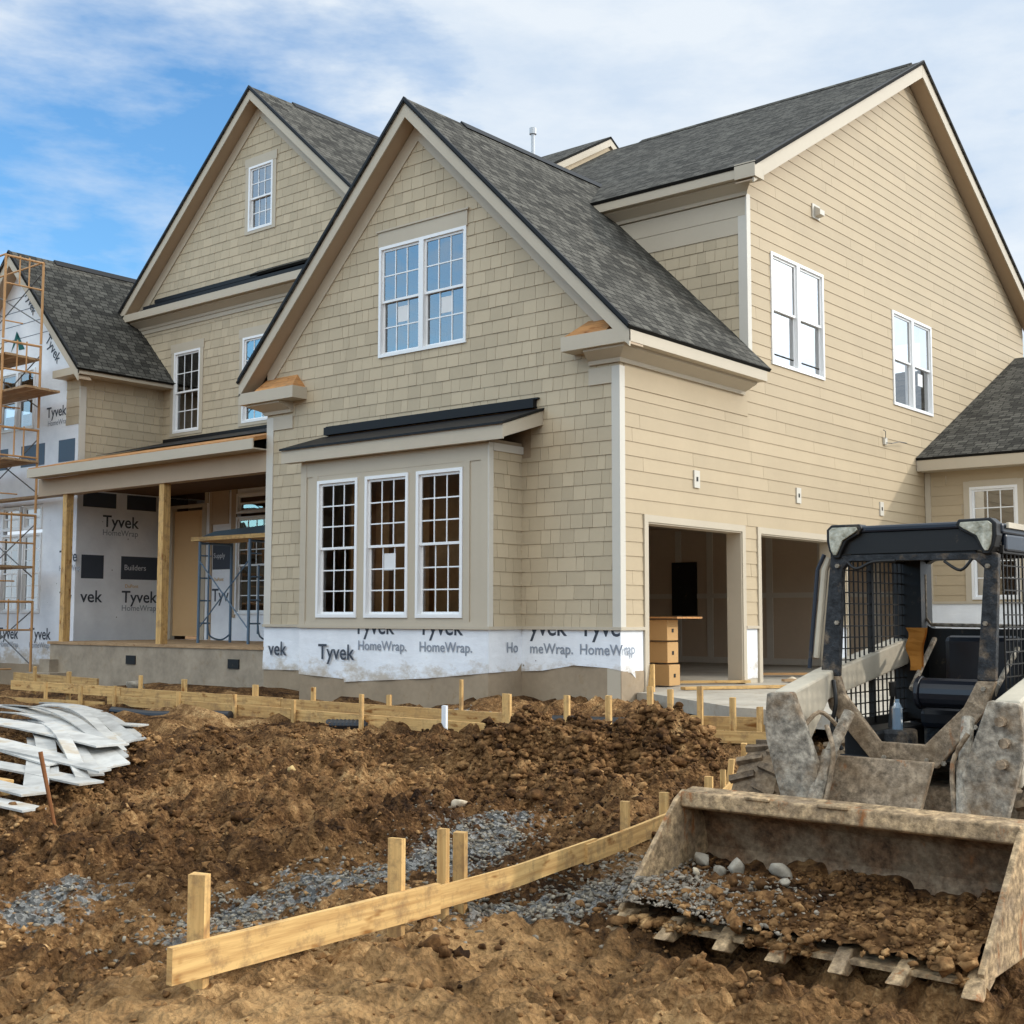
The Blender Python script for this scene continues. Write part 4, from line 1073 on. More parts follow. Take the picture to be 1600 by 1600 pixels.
# =================================================================== FORM BOARDS AND STAKES
def formboard(pts, ztop, h, w, label, mat='lumber', group='form boards staked out in the dirt'):
    P = [Vector((p[0], p[1], p[2] if len(p) > 2 else ztop)) for p in pts]
    g = MB(); L = 0; o_ = R_.random() * 9; g.cur = R_.random()
    offs = []
    for i, p in enumerate(P):
        t = (P[min(i + 1, len(P) - 1)] - P[max(i - 1, 0)]); t.z = 0; t.normalize(); n_ = Vector((-t.y, t.x, 0)) * (w / 2); offs.append(n_)
    for i in range(len(P) - 1):
        a, b = P[i], P[i + 1]; l = (b - a).length; na, nb = offs[i], offs[i + 1]; D = Vector((0, 0, -h))
        u0, u1 = L + o_, L + l + o_
        g.face([a + na, a - na, b - nb, b + nb][::-1], [(u0, .04), (u0, 0), (u1, 0), (u1, .04)][::-1])
        g.face([a - na, a - na + D, b - nb + D, b - nb][::-1], [(u0, .3), (u0, .3 + h), (u1, .3 + h), (u1, .3)][::-1])
        g.face([a + na, b + nb, b + nb + D, a + na + D][::-1], [(u0, .6), (u1, .6), (u1, .6 + h), (u0, .6 + h)][::-1])
        g.face([a + na + D, b + nb + D, b - nb + D, a - na + D][::-1], [(u0, .04), (u1, .04), (u1, 0), (u0, 0)][::-1])
        L += l
    for a, n_, s_ in ((P[0], offs[0], 1), (P[-1], offs[-1], -1)):
        q = [a + n_, a - n_, a - n_ + Vector((0, 0, -h)), a + n_ + Vector((0, 0, -h))]
        g.face(q if s_ > 0 else q[::-1], [(0, 0), (.01, 0), (.01, .2), (0, .2)])
    c = sum(P, Vector()) / len(P)
    return tag(g.build('form_board', mat, None, origin=tuple(c)), label, 'board', group)
def curve(pts, n=6):
    out = []
    for i in range(len(pts) - 1):
        p0 = pts[max(i - 1, 0)]; p1 = pts[i]; p2 = pts[i + 1]; p3 = pts[min(i + 2, len(pts) - 1)]
        for k in range(n):
            t = k / n
            out.append(tuple(.5 * ((2 * b) + (-a + c) * t + (2 * a - 5 * b + 4 * c - d) * t * t + (-a + 3 * b - 3 * c + d) * t ** 3) for a, b, c, d in zip(p0, p1, p2, p3)))
    out.append(pts[-1]); return out
formboard([(4.632, -9.735), (4.615, -8.19)], -.355, .142, .036, 'nearest form board, thick yellow pine with a dark knot, lying across the foreground')
formboard(curve([(4.60, -8.27), (4.565, -7.6), (4.50, -7.2), (4.40, -6.6)]), -.375, .11, .022, 'thin bent form board meeting the far end of the nearest thick board')
formboard(curve([(4.44, -6.75), (4.30, -6.05), (4.17, -5.45), (4.02, -4.7)]), -.385, .115, .024, 'bent form board running up to the loader bucket beside the dirt mound')
formboard(curve([(4.03, -4.72), (3.86, -4.2), (3.55, -3.5), (3.2, -2.8)]), -.39, .11, .022, 'bent form board curving round the right foot of the dirt mound')
formboard([(-6.56, -2.86), (-2.75, -2.84)], -.16, .13, .038, 'front form board of the long pair before the porch, left length')
formboard([(-2.74, -2.84), (.85, -2.80)], -.17, .13, .038, 'front form board of the long pair, right length ending at the mound')
formboard([(-9.7, -2.55), (-6.8, -2.5)], -.07, .14, .038, 'rear form board of the long pair, leftmost length')
formboard([(-6.78, -2.5), (-3.4, -2.45)], -.08, .13, .038, 'rear form board of the long pair, middle length below the porch vents')
formboard([(-3.39, -2.45), (.7, -2.42)], -.09, .13, .038, 'rear form board of the long pair, right length below the box bay')
formboard([(-9.6, -3.35), (-6.6, -2.9)], -.25, .07, .03, 'thin low form board at the left edge behind the white planks')
formboard([(-12.9, -.75), (-9.7, -1.05)], -.10, .15, .038, 'form board close to the porch foundation at far left')
formboard([(1.85, -1.42), (3.05, -.98)], -.09, .14, .038, 'form board at the edge of the concrete driveway', )
formboard([(1.8, -1.75), (2.85, -1.35)], -.21, .12, .04, 'lower form board just below the one at the driveway edge')
def stake(x, y, top, label, w=.05, t=.032, rot=0, lean=(0, 0), bot=None, mat='lumber', name='stake', cat='stake', group='wooden stakes holding the form boards'):
    zb = float(ground_h(np.array([x]), np.array([y]))[0]) - .12 if bot is None else bot
    g = MB(); c, s_ = math.cos(rot), math.sin(rot); g.cur = R_.random()
    a = Vector((c, s_, 0)) * w / 2; b = Vector((-s_, c, 0)) * t / 2; lo = Vector((0, 0, zb)); hi = Vector((lean[0], lean[1], top))
    q0 = [lo - a - b, lo + a - b, lo + a + b, lo - a + b]; j = .006
    q1 = [hi - a - b + Vector((0, 0, R_.uniform(-j, j))), hi + a - b + Vector((0, 0, R_.uniform(-j, j))), hi + a + b, hi - a + b]
    H = top - zb; o_ = R_.random() * 5
    for i in range(4):
        k = (i + 1) % 4; g.face([q0[i], q0[k], q1[k], q1[i]], [(o_, i * .06), (o_, i * .06 + .05), (o_ + H, i * .06 + .05), (o_ + H, i * .06)])
    g.face(q1, [(0, 0), (.05, 0), (.05, .03), (0, .03)])
    o = g.build(name, mat, None, origin=(0, 0, 0)); o.location = (x, y, 0)
    return tag(o, label, cat, group)
diag = .0
for (x, y, tp, w, lb) in ((4.575, -9.56, -.105, .085, 'nearest wooden stake, standing alone behind the left end of the thick board'),
    (4.56, -8.42, -.118, .075, 'wide tall stake near the right end of the nearest thick board'),
    (4.555, -8.09, -.115, .05, 'narrow double stake just right of the wide tall stake'),
    (4.515, -7.92, -.155, .065, 'short wide stake right of the narrow double stake'),
    (4.235, -6.05, -.235, .055, 'stake on the curved board, left of the loader bucket corner'),
    (4.14, -5.45, -.25, .06, 'stake touching the left end of the bucket rim'),
    (3.83, -4.35, -.275, .06, 'short stake rising behind the bucket rim at the mound foot'),
    (3.72, -3.95, -.27, .04, 'thin stake behind the bucket rim, next to the loader tyre'),
    (3.50, -3.5, -.24, .045, 'leaning light stake between the mound and the tyre'),
    (3.15, -2.6, -.20, .05, 'farthest stake of the curved board, by the right shoulder of the mound')):
    stake(x, y, tp, lb, w=w, t=.038, rot=.25, lean=(.03, .02) if 'leaning' in lb else (0, 0))
ordn = ['first', 'second', 'third', 'fourth', 'fifth', 'sixth', 'seventh', 'eighth', 'ninth', 'tenth']
for i, (x, tp) in enumerate(((-9.3, .15), (-8.3, .10), (-6.46, .10), (-5.45, .08), (-3.95, .06), (-2.85, .07), (-1.55, .03))):
    stake(x, -2.42 + (.0 if i else .02), tp, '%s stake from the left behind the rear long form board' % ordn[i], w=.09 if i in (1, 3, 4) else .06)
stake(-.45, -2.40, .24, 'tallest thin stake behind the rear form board, below the box bay', w=.035)
for i, (x, tp, w) in enumerate(((-7.9, -.02, .05), (-7.0, -.04, .07), (-6.35, -.02, .05), (-4.9, -.05, .06), (-3.75, -.03, .045), (-2.65, -.05, .05))):
    stake(x, -2.90 - (.12 if i < 2 else 0), tp, '%s stake from the left in front of the front long form board' % ordn[i], w=w)
stake(-1.5, -2.90, .06, 'tall light stake in front of the front form board beside the black pipe end', w=.05)
stake(.62, -2.90, .15, 'wide stake at the right end of the front form board', w=.10)
stake(-.18, -2.96, -.0, 'white plastic marker standing in front of the front form board', w=.06, mat='pvc_white', name='marker', cat='marker', group=None)
for (x, y, tp, lb) in ((1.42, -2.95, .17, 'left stake of the two just behind the mound top'), (1.72, -2.68, .17, 'right stake of the two just behind the mound top'),
    (1.87, -2.18, .24, 'tall stake in front of the garage corner'), (1.80, -1.70, .19, 'stake before the left part of the driveway edge'), (2.03, -1.50, .22, 'tall stake at the middle of the driveway edge'),
    (2.38, -1.45, .12, 'dark stake at the right part of the driveway edge'), (2.62, -1.33, .03, 'short broken stake next to the lower driveway board'), (2.75, -1.28, .08, 'rightmost stake at the driveway edge, beside the loader arm')):
    stake(x, y, tp, lb, w=.06)
# rusty steel pin by the plank pile
g = MB(); g.tube([(.72, -7.9, -.62), (.60, -7.98, -.02)], [.012, .016], 8)
tag(g.build('steel_pin', 'rust', None, origin=(.66, -7.94, -.4)), 'rusty steel pin leaning in front of the pile of white planks', 'stake')
# black pipes
g = MB(); g.tube(curve([(-5.7, -3.35, -.30), (-5.0, -3.2, -.33), (-4.4, -3.1, -.30), (-3.7, -3.0, -.28)]), .055, 12)
tag(g.build('drain_pipe', 'pipe_black', None, origin=(-4.7, -3.2, -.32)), 'long black corrugated pipe lying below the front form board at left', 'pipe')
g = MB(); pts = [(-1.9 + .02 * i, -3.05 + .012 * i, -.29) for i in range(0, 22)]; g.tube(pts, [.06 + .008 * (i % 2) for i in range(22)], 12)
tag(g.build('drain_pipe', 'pipe_black', None, origin=(-1.7, -2.95, -.3)), 'short black pipe end sticking out near the tall light stake', 'pipe')
g = MB(); g.tube([(.75, -2.55, -.13), (1.75, -2.25, -.13)], .06, 12)
tag(g.build('drain_pipe', 'pipe_black', None, origin=(1.2, -2.4, -.15)), 'black pipe behind the top of the dirt mound', 'pipe')
# rubble near porch foundation
stone(-8.1, -1.4, .22, 'rock_grey', 'large grey rubble block against the porch foundation', 'rubble', cat='rubble', flat=.6)
stone(-7.6, -1.2, .14, 'rock_grey', 'smaller grey rubble block right of the large one by the porch', 'rubble', cat='rubble', flat=.6)

# =================================================================== PILE OF OFFCUT PLANKS
def offcut(p0, p1, w, z0, z1, sag, label, twist=0.0, mat='offcut_white'):
    p0 = Vector((*p0, z0)); p1 = Vector((*p1, z1)); n = 14; g = MB(); g.cur = R_.random(); t = .016; w = w * .98
    d = (p1 - p0); d.z = 0; d.normalize(); nv = Vector((-d.y, d.x, 0))
    rows = []
    for i in range(n + 1):
        s_ = i / n; c = p0.lerp(p1, s_) + Vector((0, 0, sag * math.sin(PI * s_))) + nv * (.25 * sag * math.sin(PI * s_ * 1.3))
        a = twist * (s_ - .5); v = nv * math.cos(a) + Vector((0, 0, math.sin(a))); rows.append((c - v * w / 2, c + v * w / 2))
    T_ = Vector((0, 0, t))
    for i in range(n):
        (a, b), (c, e) = rows[i], rows[i + 1]
        g.face([a + T_, c + T_, e + T_, b + T_]); g.face([a, b, e, c]); g.face([a, c, c + T_, a + T_]); g.face([b, b + T_, e + T_, e])
    a, b = rows[0]; g.face([a, a + T_, b + T_, b]); a, b = rows[-1]; g.face([a, b, b + T_, a + T_])
    c = (p0 + p1) / 2
    return tag(g.build('plank', mat, None, origin=tuple(c)), label, 'plank', 'heap of white cladding offcuts')
PL = [((-6.6, -3.6), (-2.5, -5.15), .30, -.28, -.36, .10, 'rear curved white plank, longest of the heap, ending beside the black pipe', .2),
 ((-6.3, -4.0), (-2.1, -5.6), .24, -.26, -.36, .10, 'second long curved plank from the rear of the heap', .3),
 ((-5.6, -4.6), (-1.75, -5.9), .20, -.25, -.36, .13, 'third long plank from the rear, bluish white', -.2),
 ((-6.4, -4.6), (-2.0, -5.8), .22, -.20, -.33, .09, 'long narrow plank crossing the middle of the heap', .1),
 ((-5.6, -4.9), (-1.0, -6.3), .26, -.24, -.40, .14, 'long plank whose right end sticks out towards the dirt bank', .3),
 ((-4.9, -5.0), (-.75, -6.7), .22, -.28, -.42, .12, 'grey-white plank under the crossing ones at the right tip', 0),
 ((-5.5, -5.9), (-1.4, -6.1), .34, -.18, -.26, .04, 'broad flat white board on top in the middle of the heap', 0),
 ((-4.8, -6.5), (-1.1, -6.75), .36, -.22, -.34, .03, 'broad flat white board in front of the topmost one', .05),
 ((-3.6, -5.6), (-.75, -7.1), .18, -.26, -.44, .08, 'narrow plank running diagonally to the front of the heap', .4),
 ((-2.9, -6.0), (-.35, -7.45), .20, -.30, -.46, .05, 'bluish plank sloping down to the steel pin', .2),
 ((-3.4, -7.2), (-.3, -7.0), .24, -.34, -.42, .02, 'cream plank near the front edge of the heap', 0),
 ((-3.0, -7.5), (-.2, -7.55), .22, -.40, -.44, .02, 'front plank of the heap with a yellowish cut edge', 0),
 ((-2.6, -7.9), (.15, -7.75), .20, -.48, -.50, .02, 'lowest front plank lying on the dirt', 0),
 ((-6.5, -3.85), (-2.2, -5.35), .14, -.23, -.33, .13, 'slim strip riding on the two rear planks', .5),
 ((-6.0, -4.2), (-1.75, -5.75), .13, -.21, -.36, .15, 'slim bent strip between the second and third long plank', -.4),
 ((-5.8, -4.75), (-1.2, -6.1), .12, -.18, -.36, .15, 'narrow twisted strip on top of the middle planks', .6),
 ((-4.2, -5.3), (-.55, -6.9), .13, -.22, -.41, .12, 'narrow strip beside the diagonal plank at the front', -.5),
 ((-3.9, -6.9), (-.5, -6.75), .12, -.24, -.36, .03, 'thin beige strip across the flat boards at the front', .2),
 ((-3.6, -4.95), (-3.0, -4.7), .20, -.24, -.26, .0, 'short square offcut lying behind the heap', 0)]
for a in PL: offcut(*a)
g = MB(); g.box(-2.4, -.9, -7.45, -7.34, -.52, -.40)
tag(g.build('timber_block', 'lumber', None, origin=(-1.6, -7.4, -.45)), 'yellow timber block supporting the front of the plank heap', 'timber')

# =================================================================== GARAGE CONTENTS
for i, (y0, x0, lb) in enumerate(((1.56, -1.0, 'bottom box of the stack inside the left garage bay'), (1.60, -1.05, 'middle box of the stack inside the left garage bay'), (1.55, -1.02, 'top box of the stack inside the left garage bay'))):
    t_ = thing('cardboard_box', (x0 + .35, y0 + .13, i * .3), lb, 'box', 'stacked boxes in the garage')
    g = MB(); g.box(x0, x0 + .7, y0, y0 + .27, i * .3 + .012, i * .3 + .29); g.build('carton', 'cardboard', t_, bevel=.006)
    h = MB(); h.box(x0 + .699, x0 + .704, y0 + .11, y0 + .155, i * .3 + .12, i * .3 + .17); h.build('hand_hole', 'black_plastic', t_)
g = MB(); g.box(-1.2, -.12, 1.48, 2.12, .905, .93); tag(g.build('sheet_board', 'osb', None, origin=(-.6, 1.8, .92)), 'orange board laid on top of the box stack', 'board')
for i, (x0, y0, x1, y1, z, w, mt, lb) in enumerate(((-.6, 2.2, .1, 3.0, .03, .09, 'lumber', 'yellow offcut on the garage floor behind the left bay edge'), (.2, 1.1, 1.1, 2.6, .02, .14, 'lumber', 'wide lumber piece lying on the driveway before the left bay'),
    (.3, 3.6, .9, 4.4, .03, .10, 'lumber_grey', 'weathered board on the driveway below the centre pier'), (-.8, 5.0, -.2, 5.6, .04, .12, 'scaf_orange', 'orange board on the floor of the middle bay'))):
    g = MB(); g.beam((x0, y0, z), (x1, y1, z), w, .035); tag(g.build('loose_board', mt, None, origin=((x0 + x1) / 2, (y0 + y1) / 2, z)), lb, 'board')
g = MB(); g.beam((.08, .55, -.02), (.03, .62, .33), .10, .03, up=(0, 1, 0)); tag(g.build('loose_board', 'lumber', None, origin=(.06, .55, .1)), 'short board leaning on the garage corner', 'board')
stone(.3, 3.9, .09, 'rock_pale', 'crumpled white wrap lying at the foot of the centre pier', 'crumpled_wrap', z=.0, cat='litter', flat=.6)
# =================================================================== SKID STEER
sk = thing('skid_steer_loader', (6.13, -5.7, -.60), 'muddy compact skid steer loader with an open cab and a toothed bucket', 'loader')
CX = 6.13
def tyre(x, y, z, r, w):
    g = MB(); n = 28; prof = [(-w/2, r*.55), (-w/2, r*.86), (-w/2*.86, r*.95), (0, r*.97), (w/2*.86, r*.95), (w/2, r*.86), (w/2, r*.55)]
    for k in range(n):
        a0, a1 = 2*PI*k/n, 2*PI*(k+1)/n
        for i in range(len(prof)-1):
            (u0, r0), (u1, r1) = prof[i], prof[i+1]
            q = [(x+u0, y+r0*math.cos(a0), z+r0*math.sin(a0)), (x+u1, y+r1*math.cos(a0), z+r1*math.sin(a0)), (x+u1, y+r1*math.cos(a1), z+r1*math.sin(a1)), (x+u0, y+r0*math.cos(a1), z+r0*math.sin(a1))]
            g.face(q)
    for k in range(20):   # tread lugs, alternating sides
        for s in (-1, 1):
            a = 2*PI*(k + (.5 if s > 0 else 0))/20; c, s_ = math.cos(a), math.sin(a)
            cc = Vector((x + s*w*.25, y + r*.985*c, z + r*.985*s_)); t = Vector((0, -s_, c)); nn = Vector((0, c, s_)); ax = (Vector((1, 0, 0)) + t*.35*s).normalized()
            g.obox_c(cc, ax, t.cross(ax).normalized() if False else nn, ax.cross(nn).normalized(), w*.25, .016, .019)
    t_ = g.build('tyre', 'tyre_rubber', sk, smooth=False)
    h = MB(); h.tube([(x-w*.32, y, z), (x+w*.32, y, z)], r*.56, 18); h.tube([(x-w*.4, y, z), (x+w*.4, y, z)], r*.18, 10); h.build('rim', 'loader_cream', t_)
for sx in (-1, 1):
    for y in (-6.06, -4.95): tyre(CX + sx*.79, y, -.20, .405, .30)
g = MB(); g.box(CX-.55, CX+.55, -5.95, -4.45, -.42, .02); g.box(CX-.45, CX+.45, -6.25, -5.9, -.40, -.12); g.build('chassis', 'mud_metal', sk, bevel=.01)
g = MB(); g.box(CX-.5, CX+.5, -4.9, -4.1, .02, .58); g.build('engine_cover', 'cab_metal', sk, bevel=.03)
# front belly panel
g = MB(); g.prism([(5.83, -6.36, .19), (6.355, -6.36, .19), (6.31, -6.46, -.09), (5.79, -6.46, -.09)], (0, .04, 0)); p_ = g.build('belly_panel', 'mud_metal', sk, bevel=.006)
g = MB(); g.box(5.80, 6.33, -6.50, -6.42, -.13, -.10); g.box(5.84, 5.90, -6.48, -6.44, -.30, -.10); g.box(6.24, 6.30, -6.48, -6.44, -.30, -.10); g.build('panel_lip', 'tooth_metal', p_)
# cab front ring
def ring(mb, outer, inner, y, dy):
    n = len(outer)
    for i in range(n):
        j = (i+1) % n
        a, b, c, d_ = outer[i], outer[j], inner[j], inner[i]
        mb.prism([(a[0], y, a[1]), (b[0], y, b[1]), (c[0], y, c[1]), (d_[0], y, d_[1])], (0, dy, 0))
outer = [(5.685, 1.27), (5.70, 1.28), (6.61, 1.27), (6.625, 1.26), (6.59, .60), (6.53, .44), (6.27, .13), (5.92, .13), (5.66, .42), (5.612, .60)]
inner = [(5.757, 1.20), (5.80, 1.245), (6.50, 1.235), (6.548, 1.19), (6.495, .60), (6.42, .46), (6.205, .25), (5.95, .25), (5.75, .50), (5.72, .60)]
def part_ring(mb, idx, dy=.045, y=-6.09):
    for i in idx:
        j = (i+1) % len(outer); a, b, c, d_ = outer[i], outer[j], inner[j], inner[i]
        mb.prism([(a[0], y, a[1]), (b[0], y, b[1]), (c[0], y, c[1]), (d_[0], y, d_[1])], (0, dy, 0))
g = MB(); part_ring(g, (9, 0, 1, 2, 3)); cab = g.build('cab_frame', 'cab_metal', sk, bevel=.006)
g = MB(); part_ring(g, (4, 5, 6, 7, 8)); g.build('cab_sill', 'mud_metal', sk, bevel=.006)
g = MB()
g.box(5.66, 6.64, -6.05, -4.75, 1.37, 1.425); g.box(5.72, 6.58, -6.10, -6.02, 1.402, 1.44)
g.box(5.66, 5.69, -6.0, -4.75, 1.30, 1.37); g.box(6.61, 6.64, -6.0, -4.75, 1.28, 1.37); g.build('cab_roof', 'loader_blue', sk, bevel=.012)
g = MB(); g.box(5.72, 6.58, -6.085, -6.03, 1.285, 1.40); g.box(5.80, 6.50, -6.07, -6.04, 1.24, 1.286); g.box(5.70, 6.60, -6.0, -4.8, 1.33, 1.36); g.build('headliner', 'black_plastic', sk)
g = MB(); g.box(6.648, 6.66, -6.02, -4.75, 1.40, 1.43); g.build('roof_trim', 'loader_cream', sk)
# rear frame with window opening
g = MB()
g.box(5.60, 5.78, -5.02, -4.84, .3, 1.36); g.box(6.54, 6.62, -4.92, -4.84, .3, 1.36); g.box(5.76, 6.54, -4.92, -4.84, .25, .86); g.box(5.76, 6.54, -4.92, -4.84, 1.29, 1.36)
for (a, b, s1, s2) in ((5.76, 1.29, 1, -1), (5.76, .86, 1, 1), (6.54, 1.29, -1, -1), (6.54, .86, -1, 1)):
    pts = [(a, -4.92, b)] + [(a + s1*(.07 - .07*math.sin(t)), -4.92, b + s2*(.07 - .07*math.cos(t))) for t in [PI/2*k/5 for k in range(6)]]
    g.prism(pts, (0, .08, 0))
g.build('rear_frame', 'black_plastic', sk)
g = MB(); g.tube([(5.775, -4.94, 1.2), (5.775, -4.94, .93), (5.81, -4.94, .885), (6.5, -4.94, .875)], .012, 8); g.build('window_seal', 'grey_metal', sk)
# side screens
for s, x in ((-1, 5.665), (1, 6.615)):
    g = MB()
    n = 17
    for k in range(n + 1):
        y = -6.0 + 1.08*k/n; g.box(x-.004, x+.004, y-.0035, y+.0035, .32, 1.30)
    for k in range(15):
        z = .36 + k*.065; g.box(x-.0035, x+.0035, -6.0, -4.9, z-.0035, z+.0035)
    g.box(x-.012, x+.012, -6.02, -4.86, 1.27, 1.31); g.box(x-.012, x+.012, -6.02, -4.86, .28, .34); g.box(x-.012, x+.012, -5.52, -5.49, .3, 1.3)
    g.build('side_screen', 'mesh_black', sk)
# interior: seat, floor, controls
g = MB(); g.box(5.70, 6.56, -6.0, -4.9, .10, .14); g.box(5.70, 5.9, -6.0, -5.3, .14, .30); g.box(6.40, 6.56, -6.0, -5.3, .14, .30); g.build('cab_floor', 'black_plastic', sk, bevel=.02)
g = MB(); g.box(5.92, 6.40, -5.45, -5.0, .28, .40); g.box(5.93, 6.39, -5.06, -4.96, .40, .82); st_ = g.build('seat', 'seat_vinyl', sk, bevel=.035)
g = MB(); g.tube([(6.02, -5.62, .50), (6.40, -5.62, .50)], .085, 18); g.tube([(5.99, -5.62, .50), (6.02, -5.62, .50)], .095, 18); g.build('lap_bar_pad', 'seat_vinyl', sk, bevel=.008)
g = MB(); g.tube([(6.42, -5.2, .75), (6.44, -5.62, .55), (6.42, -5.62, .5)], .016, 8); g.tube([(5.93, -5.2, .8), (5.95, -5.62, .52), (6.0, -5.62, .5)], .016, 8); g.build('lap_bar', 'grey_metal', sk)
for x in (5.86, 6.42):
    g = MB(); g.tube([(x, -5.75, .14), (x, -5.70, .42), (x + .02, -5.72, .50)], .013, 8); g.tube([(x + .02, -5.72, .48), (x + .02, -5.73, .56)], .022, 8); g.build('control_lever', 'black_plastic', sk)
g = MB(); g.box(6.02, 6.22, -5.99, -5.86, .155, .18); g.build('foot_plate', 'galv', sk)
g = MB(); n_ = 9
for i in range(n_):
    for (sgn, y_) in ((1, -5.48), (-1, -5.45)):
        u0, u1 = i / n_, (i + 1) / n_
        z0_, z1_ = .87 - .25 * u0, .87 - .25 * u1
        def VX(u, e): return (5.865 + .02 * u + .012 * math.sin(u * 9)) if e < 0 else (5.975 + .012 * math.sin(u * 7 + 1) - .03 * u * u)
        q = [(VX(u0, -1), y_ + .012 * math.sin(u0 * 12), z0_), (VX(u0, 1), y_ - .01 * math.sin(u0 * 8), z0_), (VX(u1, 1), y_ - .01 * math.sin(u1 * 8), z1_), (VX(u1, -1), y_ + .012 * math.sin(u1 * 12), z1_)]
        g.face(q)
tag(g.build('safety_vest', 'vest_orange', None, origin=(5.9, -5.3, .7)), 'orange vest hanging inside the loader cab', 'vest')
g = MB(); g.tube([(5.945, -5.82, .30), (5.945, -5.82, .42), (5.945, -5.82, .45), (5.945, -5.82, .47)], [.03, .03, .014, .014], 12)
tag(g.build('water_bottle', 'bottle_plastic', None, origin=(5.945, -5.82, .30)), 'clear blue water bottle standing in the loader cab', 'bottle')
g = MB(); g.box(5.88, 6.02, -5.9, -5.7, .14, .30); g.build('control_box', 'cab_metal', sk, bevel=.02)
for (pts, r_) in (([(5.80, -6.12, 1.24), (5.86, -6.13, 1.20), (5.95, -6.12, 1.235), (6.08, -6.12, 1.24)], .009), ([(6.50, -6.12, 1.24), (6.44, -6.13, 1.18), (6.35, -6.12, 1.23)], .008), ([(5.70, -6.11, .58), (5.72, -6.13, .45), (5.70, -6.14, .32), (5.76, -6.15, .20)], .012)):
    g = MB(); g.tube(curve(pts, 5), r_, 8); g.build('cable', 'black_plastic', sk)
for (x, z) in ((5.66, .56), (6.53, .56), (5.69, .38), (6.48, .36), (5.73, 1.22), (6.57, 1.2), (5.72, .9), (6.55, .9), (5.98, .17), (6.22, .17), (5.86, .15), (6.31, .16)):
    g = MB(); g.tube([(x, -6.105, z), (x, -6.088, z)], .013, 6); g.build('bolt', 'grey_metal', sk)
# headlights
for s in (-1, 1):
    xo = 5.675 if s < 0 else 6.628
    def HP(u, z): return (xo - s*u, z)
    shape = [(0, 1.425), (.03, 1.452), (.20, 1.450), (.215, 1.425), (.19, 1.39), (.12, 1.355), (.085, 1.29), (.075, 1.262), (.04, 1.262), (.015, 1.30), (0, 1.36)]
    ins = [(.022, 1.42), (.04, 1.435), (.185, 1.433), (.19, 1.415), (.17, 1.40), (.10, 1.36), (.072, 1.30), (.06, 1.28), (.045, 1.28), (.03, 1.31), (.022, 1.36)]
    g = MB(); g.prism([(HP(u, z)[0], -6.115, HP(u, z)[1]) for u, z in shape], (0, .09, 0)); h = g.build('headlight', 'black_plastic', sk, bevel=.006)
    g = MB(); g.prism([(HP(u, z)[0], -6.128, HP(u, z)[1]) for u, z in ins], (0, .014, 0)); g.build('lens', 'lens', h, bevel=.003)
# grab bars beside the cab
g = MB(); g.tube([(5.645, -6.02, 1.27), (5.62, -6.03, 1.2), (5.575, -6.06, .70)], .021, 10); g.build('grab_rail', 'loader_cream', sk)
g = MB(); g.tube([(5.625, -6.04, 1.29), (5.585, -6.05, 1.2), (5.54, -6.08, .64)], .012, 8); g.build('hose', 'loader_blue', sk)
# lift arms
for s in (-1, 1):
    def MX(x): return x if s < 0 else 2*6.205 - x + .02
    g = MB()
    poly = [(5.552, .525), (5.700, .535), (5.765, .36), (5.835, .17), (5.83, .10), (5.775, -.09), (5.63, -.09), (5.625, -.02), (5.545, .27), (5.535, .36)]
    g.prism([(MX(x), -6.62, z) for x, z in poly], (0, .06, 0))
    leg = g.build('arm_plate', 'grey_metal', sk, bevel=.012)
    if s > 0:
        h = MB()
        for (x, z) in ((6.80, .44), (6.815, .34), (6.80, .24)): h.tube([(x, -6.67, z), (x, -6.61, z)], .024, 8)
        h.build('hydraulic_fitting', 'mud_metal', leg)
    g = MB()
    x0, x1 = sorted((MX(5.565), MX(5.69)))
    g.prism([(x0, -6.555, .535), (x0, -6.08, .635), (x0, -5.0, .80), (x0, -4.5, .86), (x0, -4.5, .70), (x0, -5.0, .64), (x0, -6.15, .47), (x0, -6.42, .22), (x0, -6.555, .12)], (x1 - x0, 0, 0))
    g.build('lift_arm', 'loader_cream', sk, bevel=.012)
    g = MB(); g.prism([(x0, -4.6, .2), (x0, -4.3, .2), (x0, -4.25, .86), (x0, -4.55, .86)], (x1 - x0, 0, 0)); g.build('rear_upright', 'cab_metal', sk, bevel=.01)
    g = MB(); xa = MX(5.80); xb = MX(5.86)
    g.tube([(xa, -6.68, -.14), (xa + (xb-xa)*1.0, -6.50, .22)], .042, 14); g.tube([(xa + (xb-xa)*1.0, -6.50, .22), (xa + (xb-xa)*1.6, -6.34, .42)], .032, 12)
    g.build('tilt_cylinder', 'grey_metal', sk)
    g = MB(); g.tube(curve([(MX(5.84), -6.5, .36), (MX(5.90), -6.55, .22), (MX(5.88), -6.6, .0), (MX(5.85), -6.66, -.15)], 5), .013, 8); g.build('hydraulic_hose', 'mud_metal', sk); g = MB(); g.tube(curve([(MX(5.82), -6.3, .33), (MX(5.75), -6.4, .42), (MX(5.70), -6.56, .30)], 5), .012, 8); g.build('hydraulic_hose', 'mud_metal', sk)
    g = MB(); g.box(MX(5.70)-.06, MX(5.70)+.06, -6.70, -6.6, -.40, -.06); g.build('coupler', 'mud_metal', sk, bevel=.01)
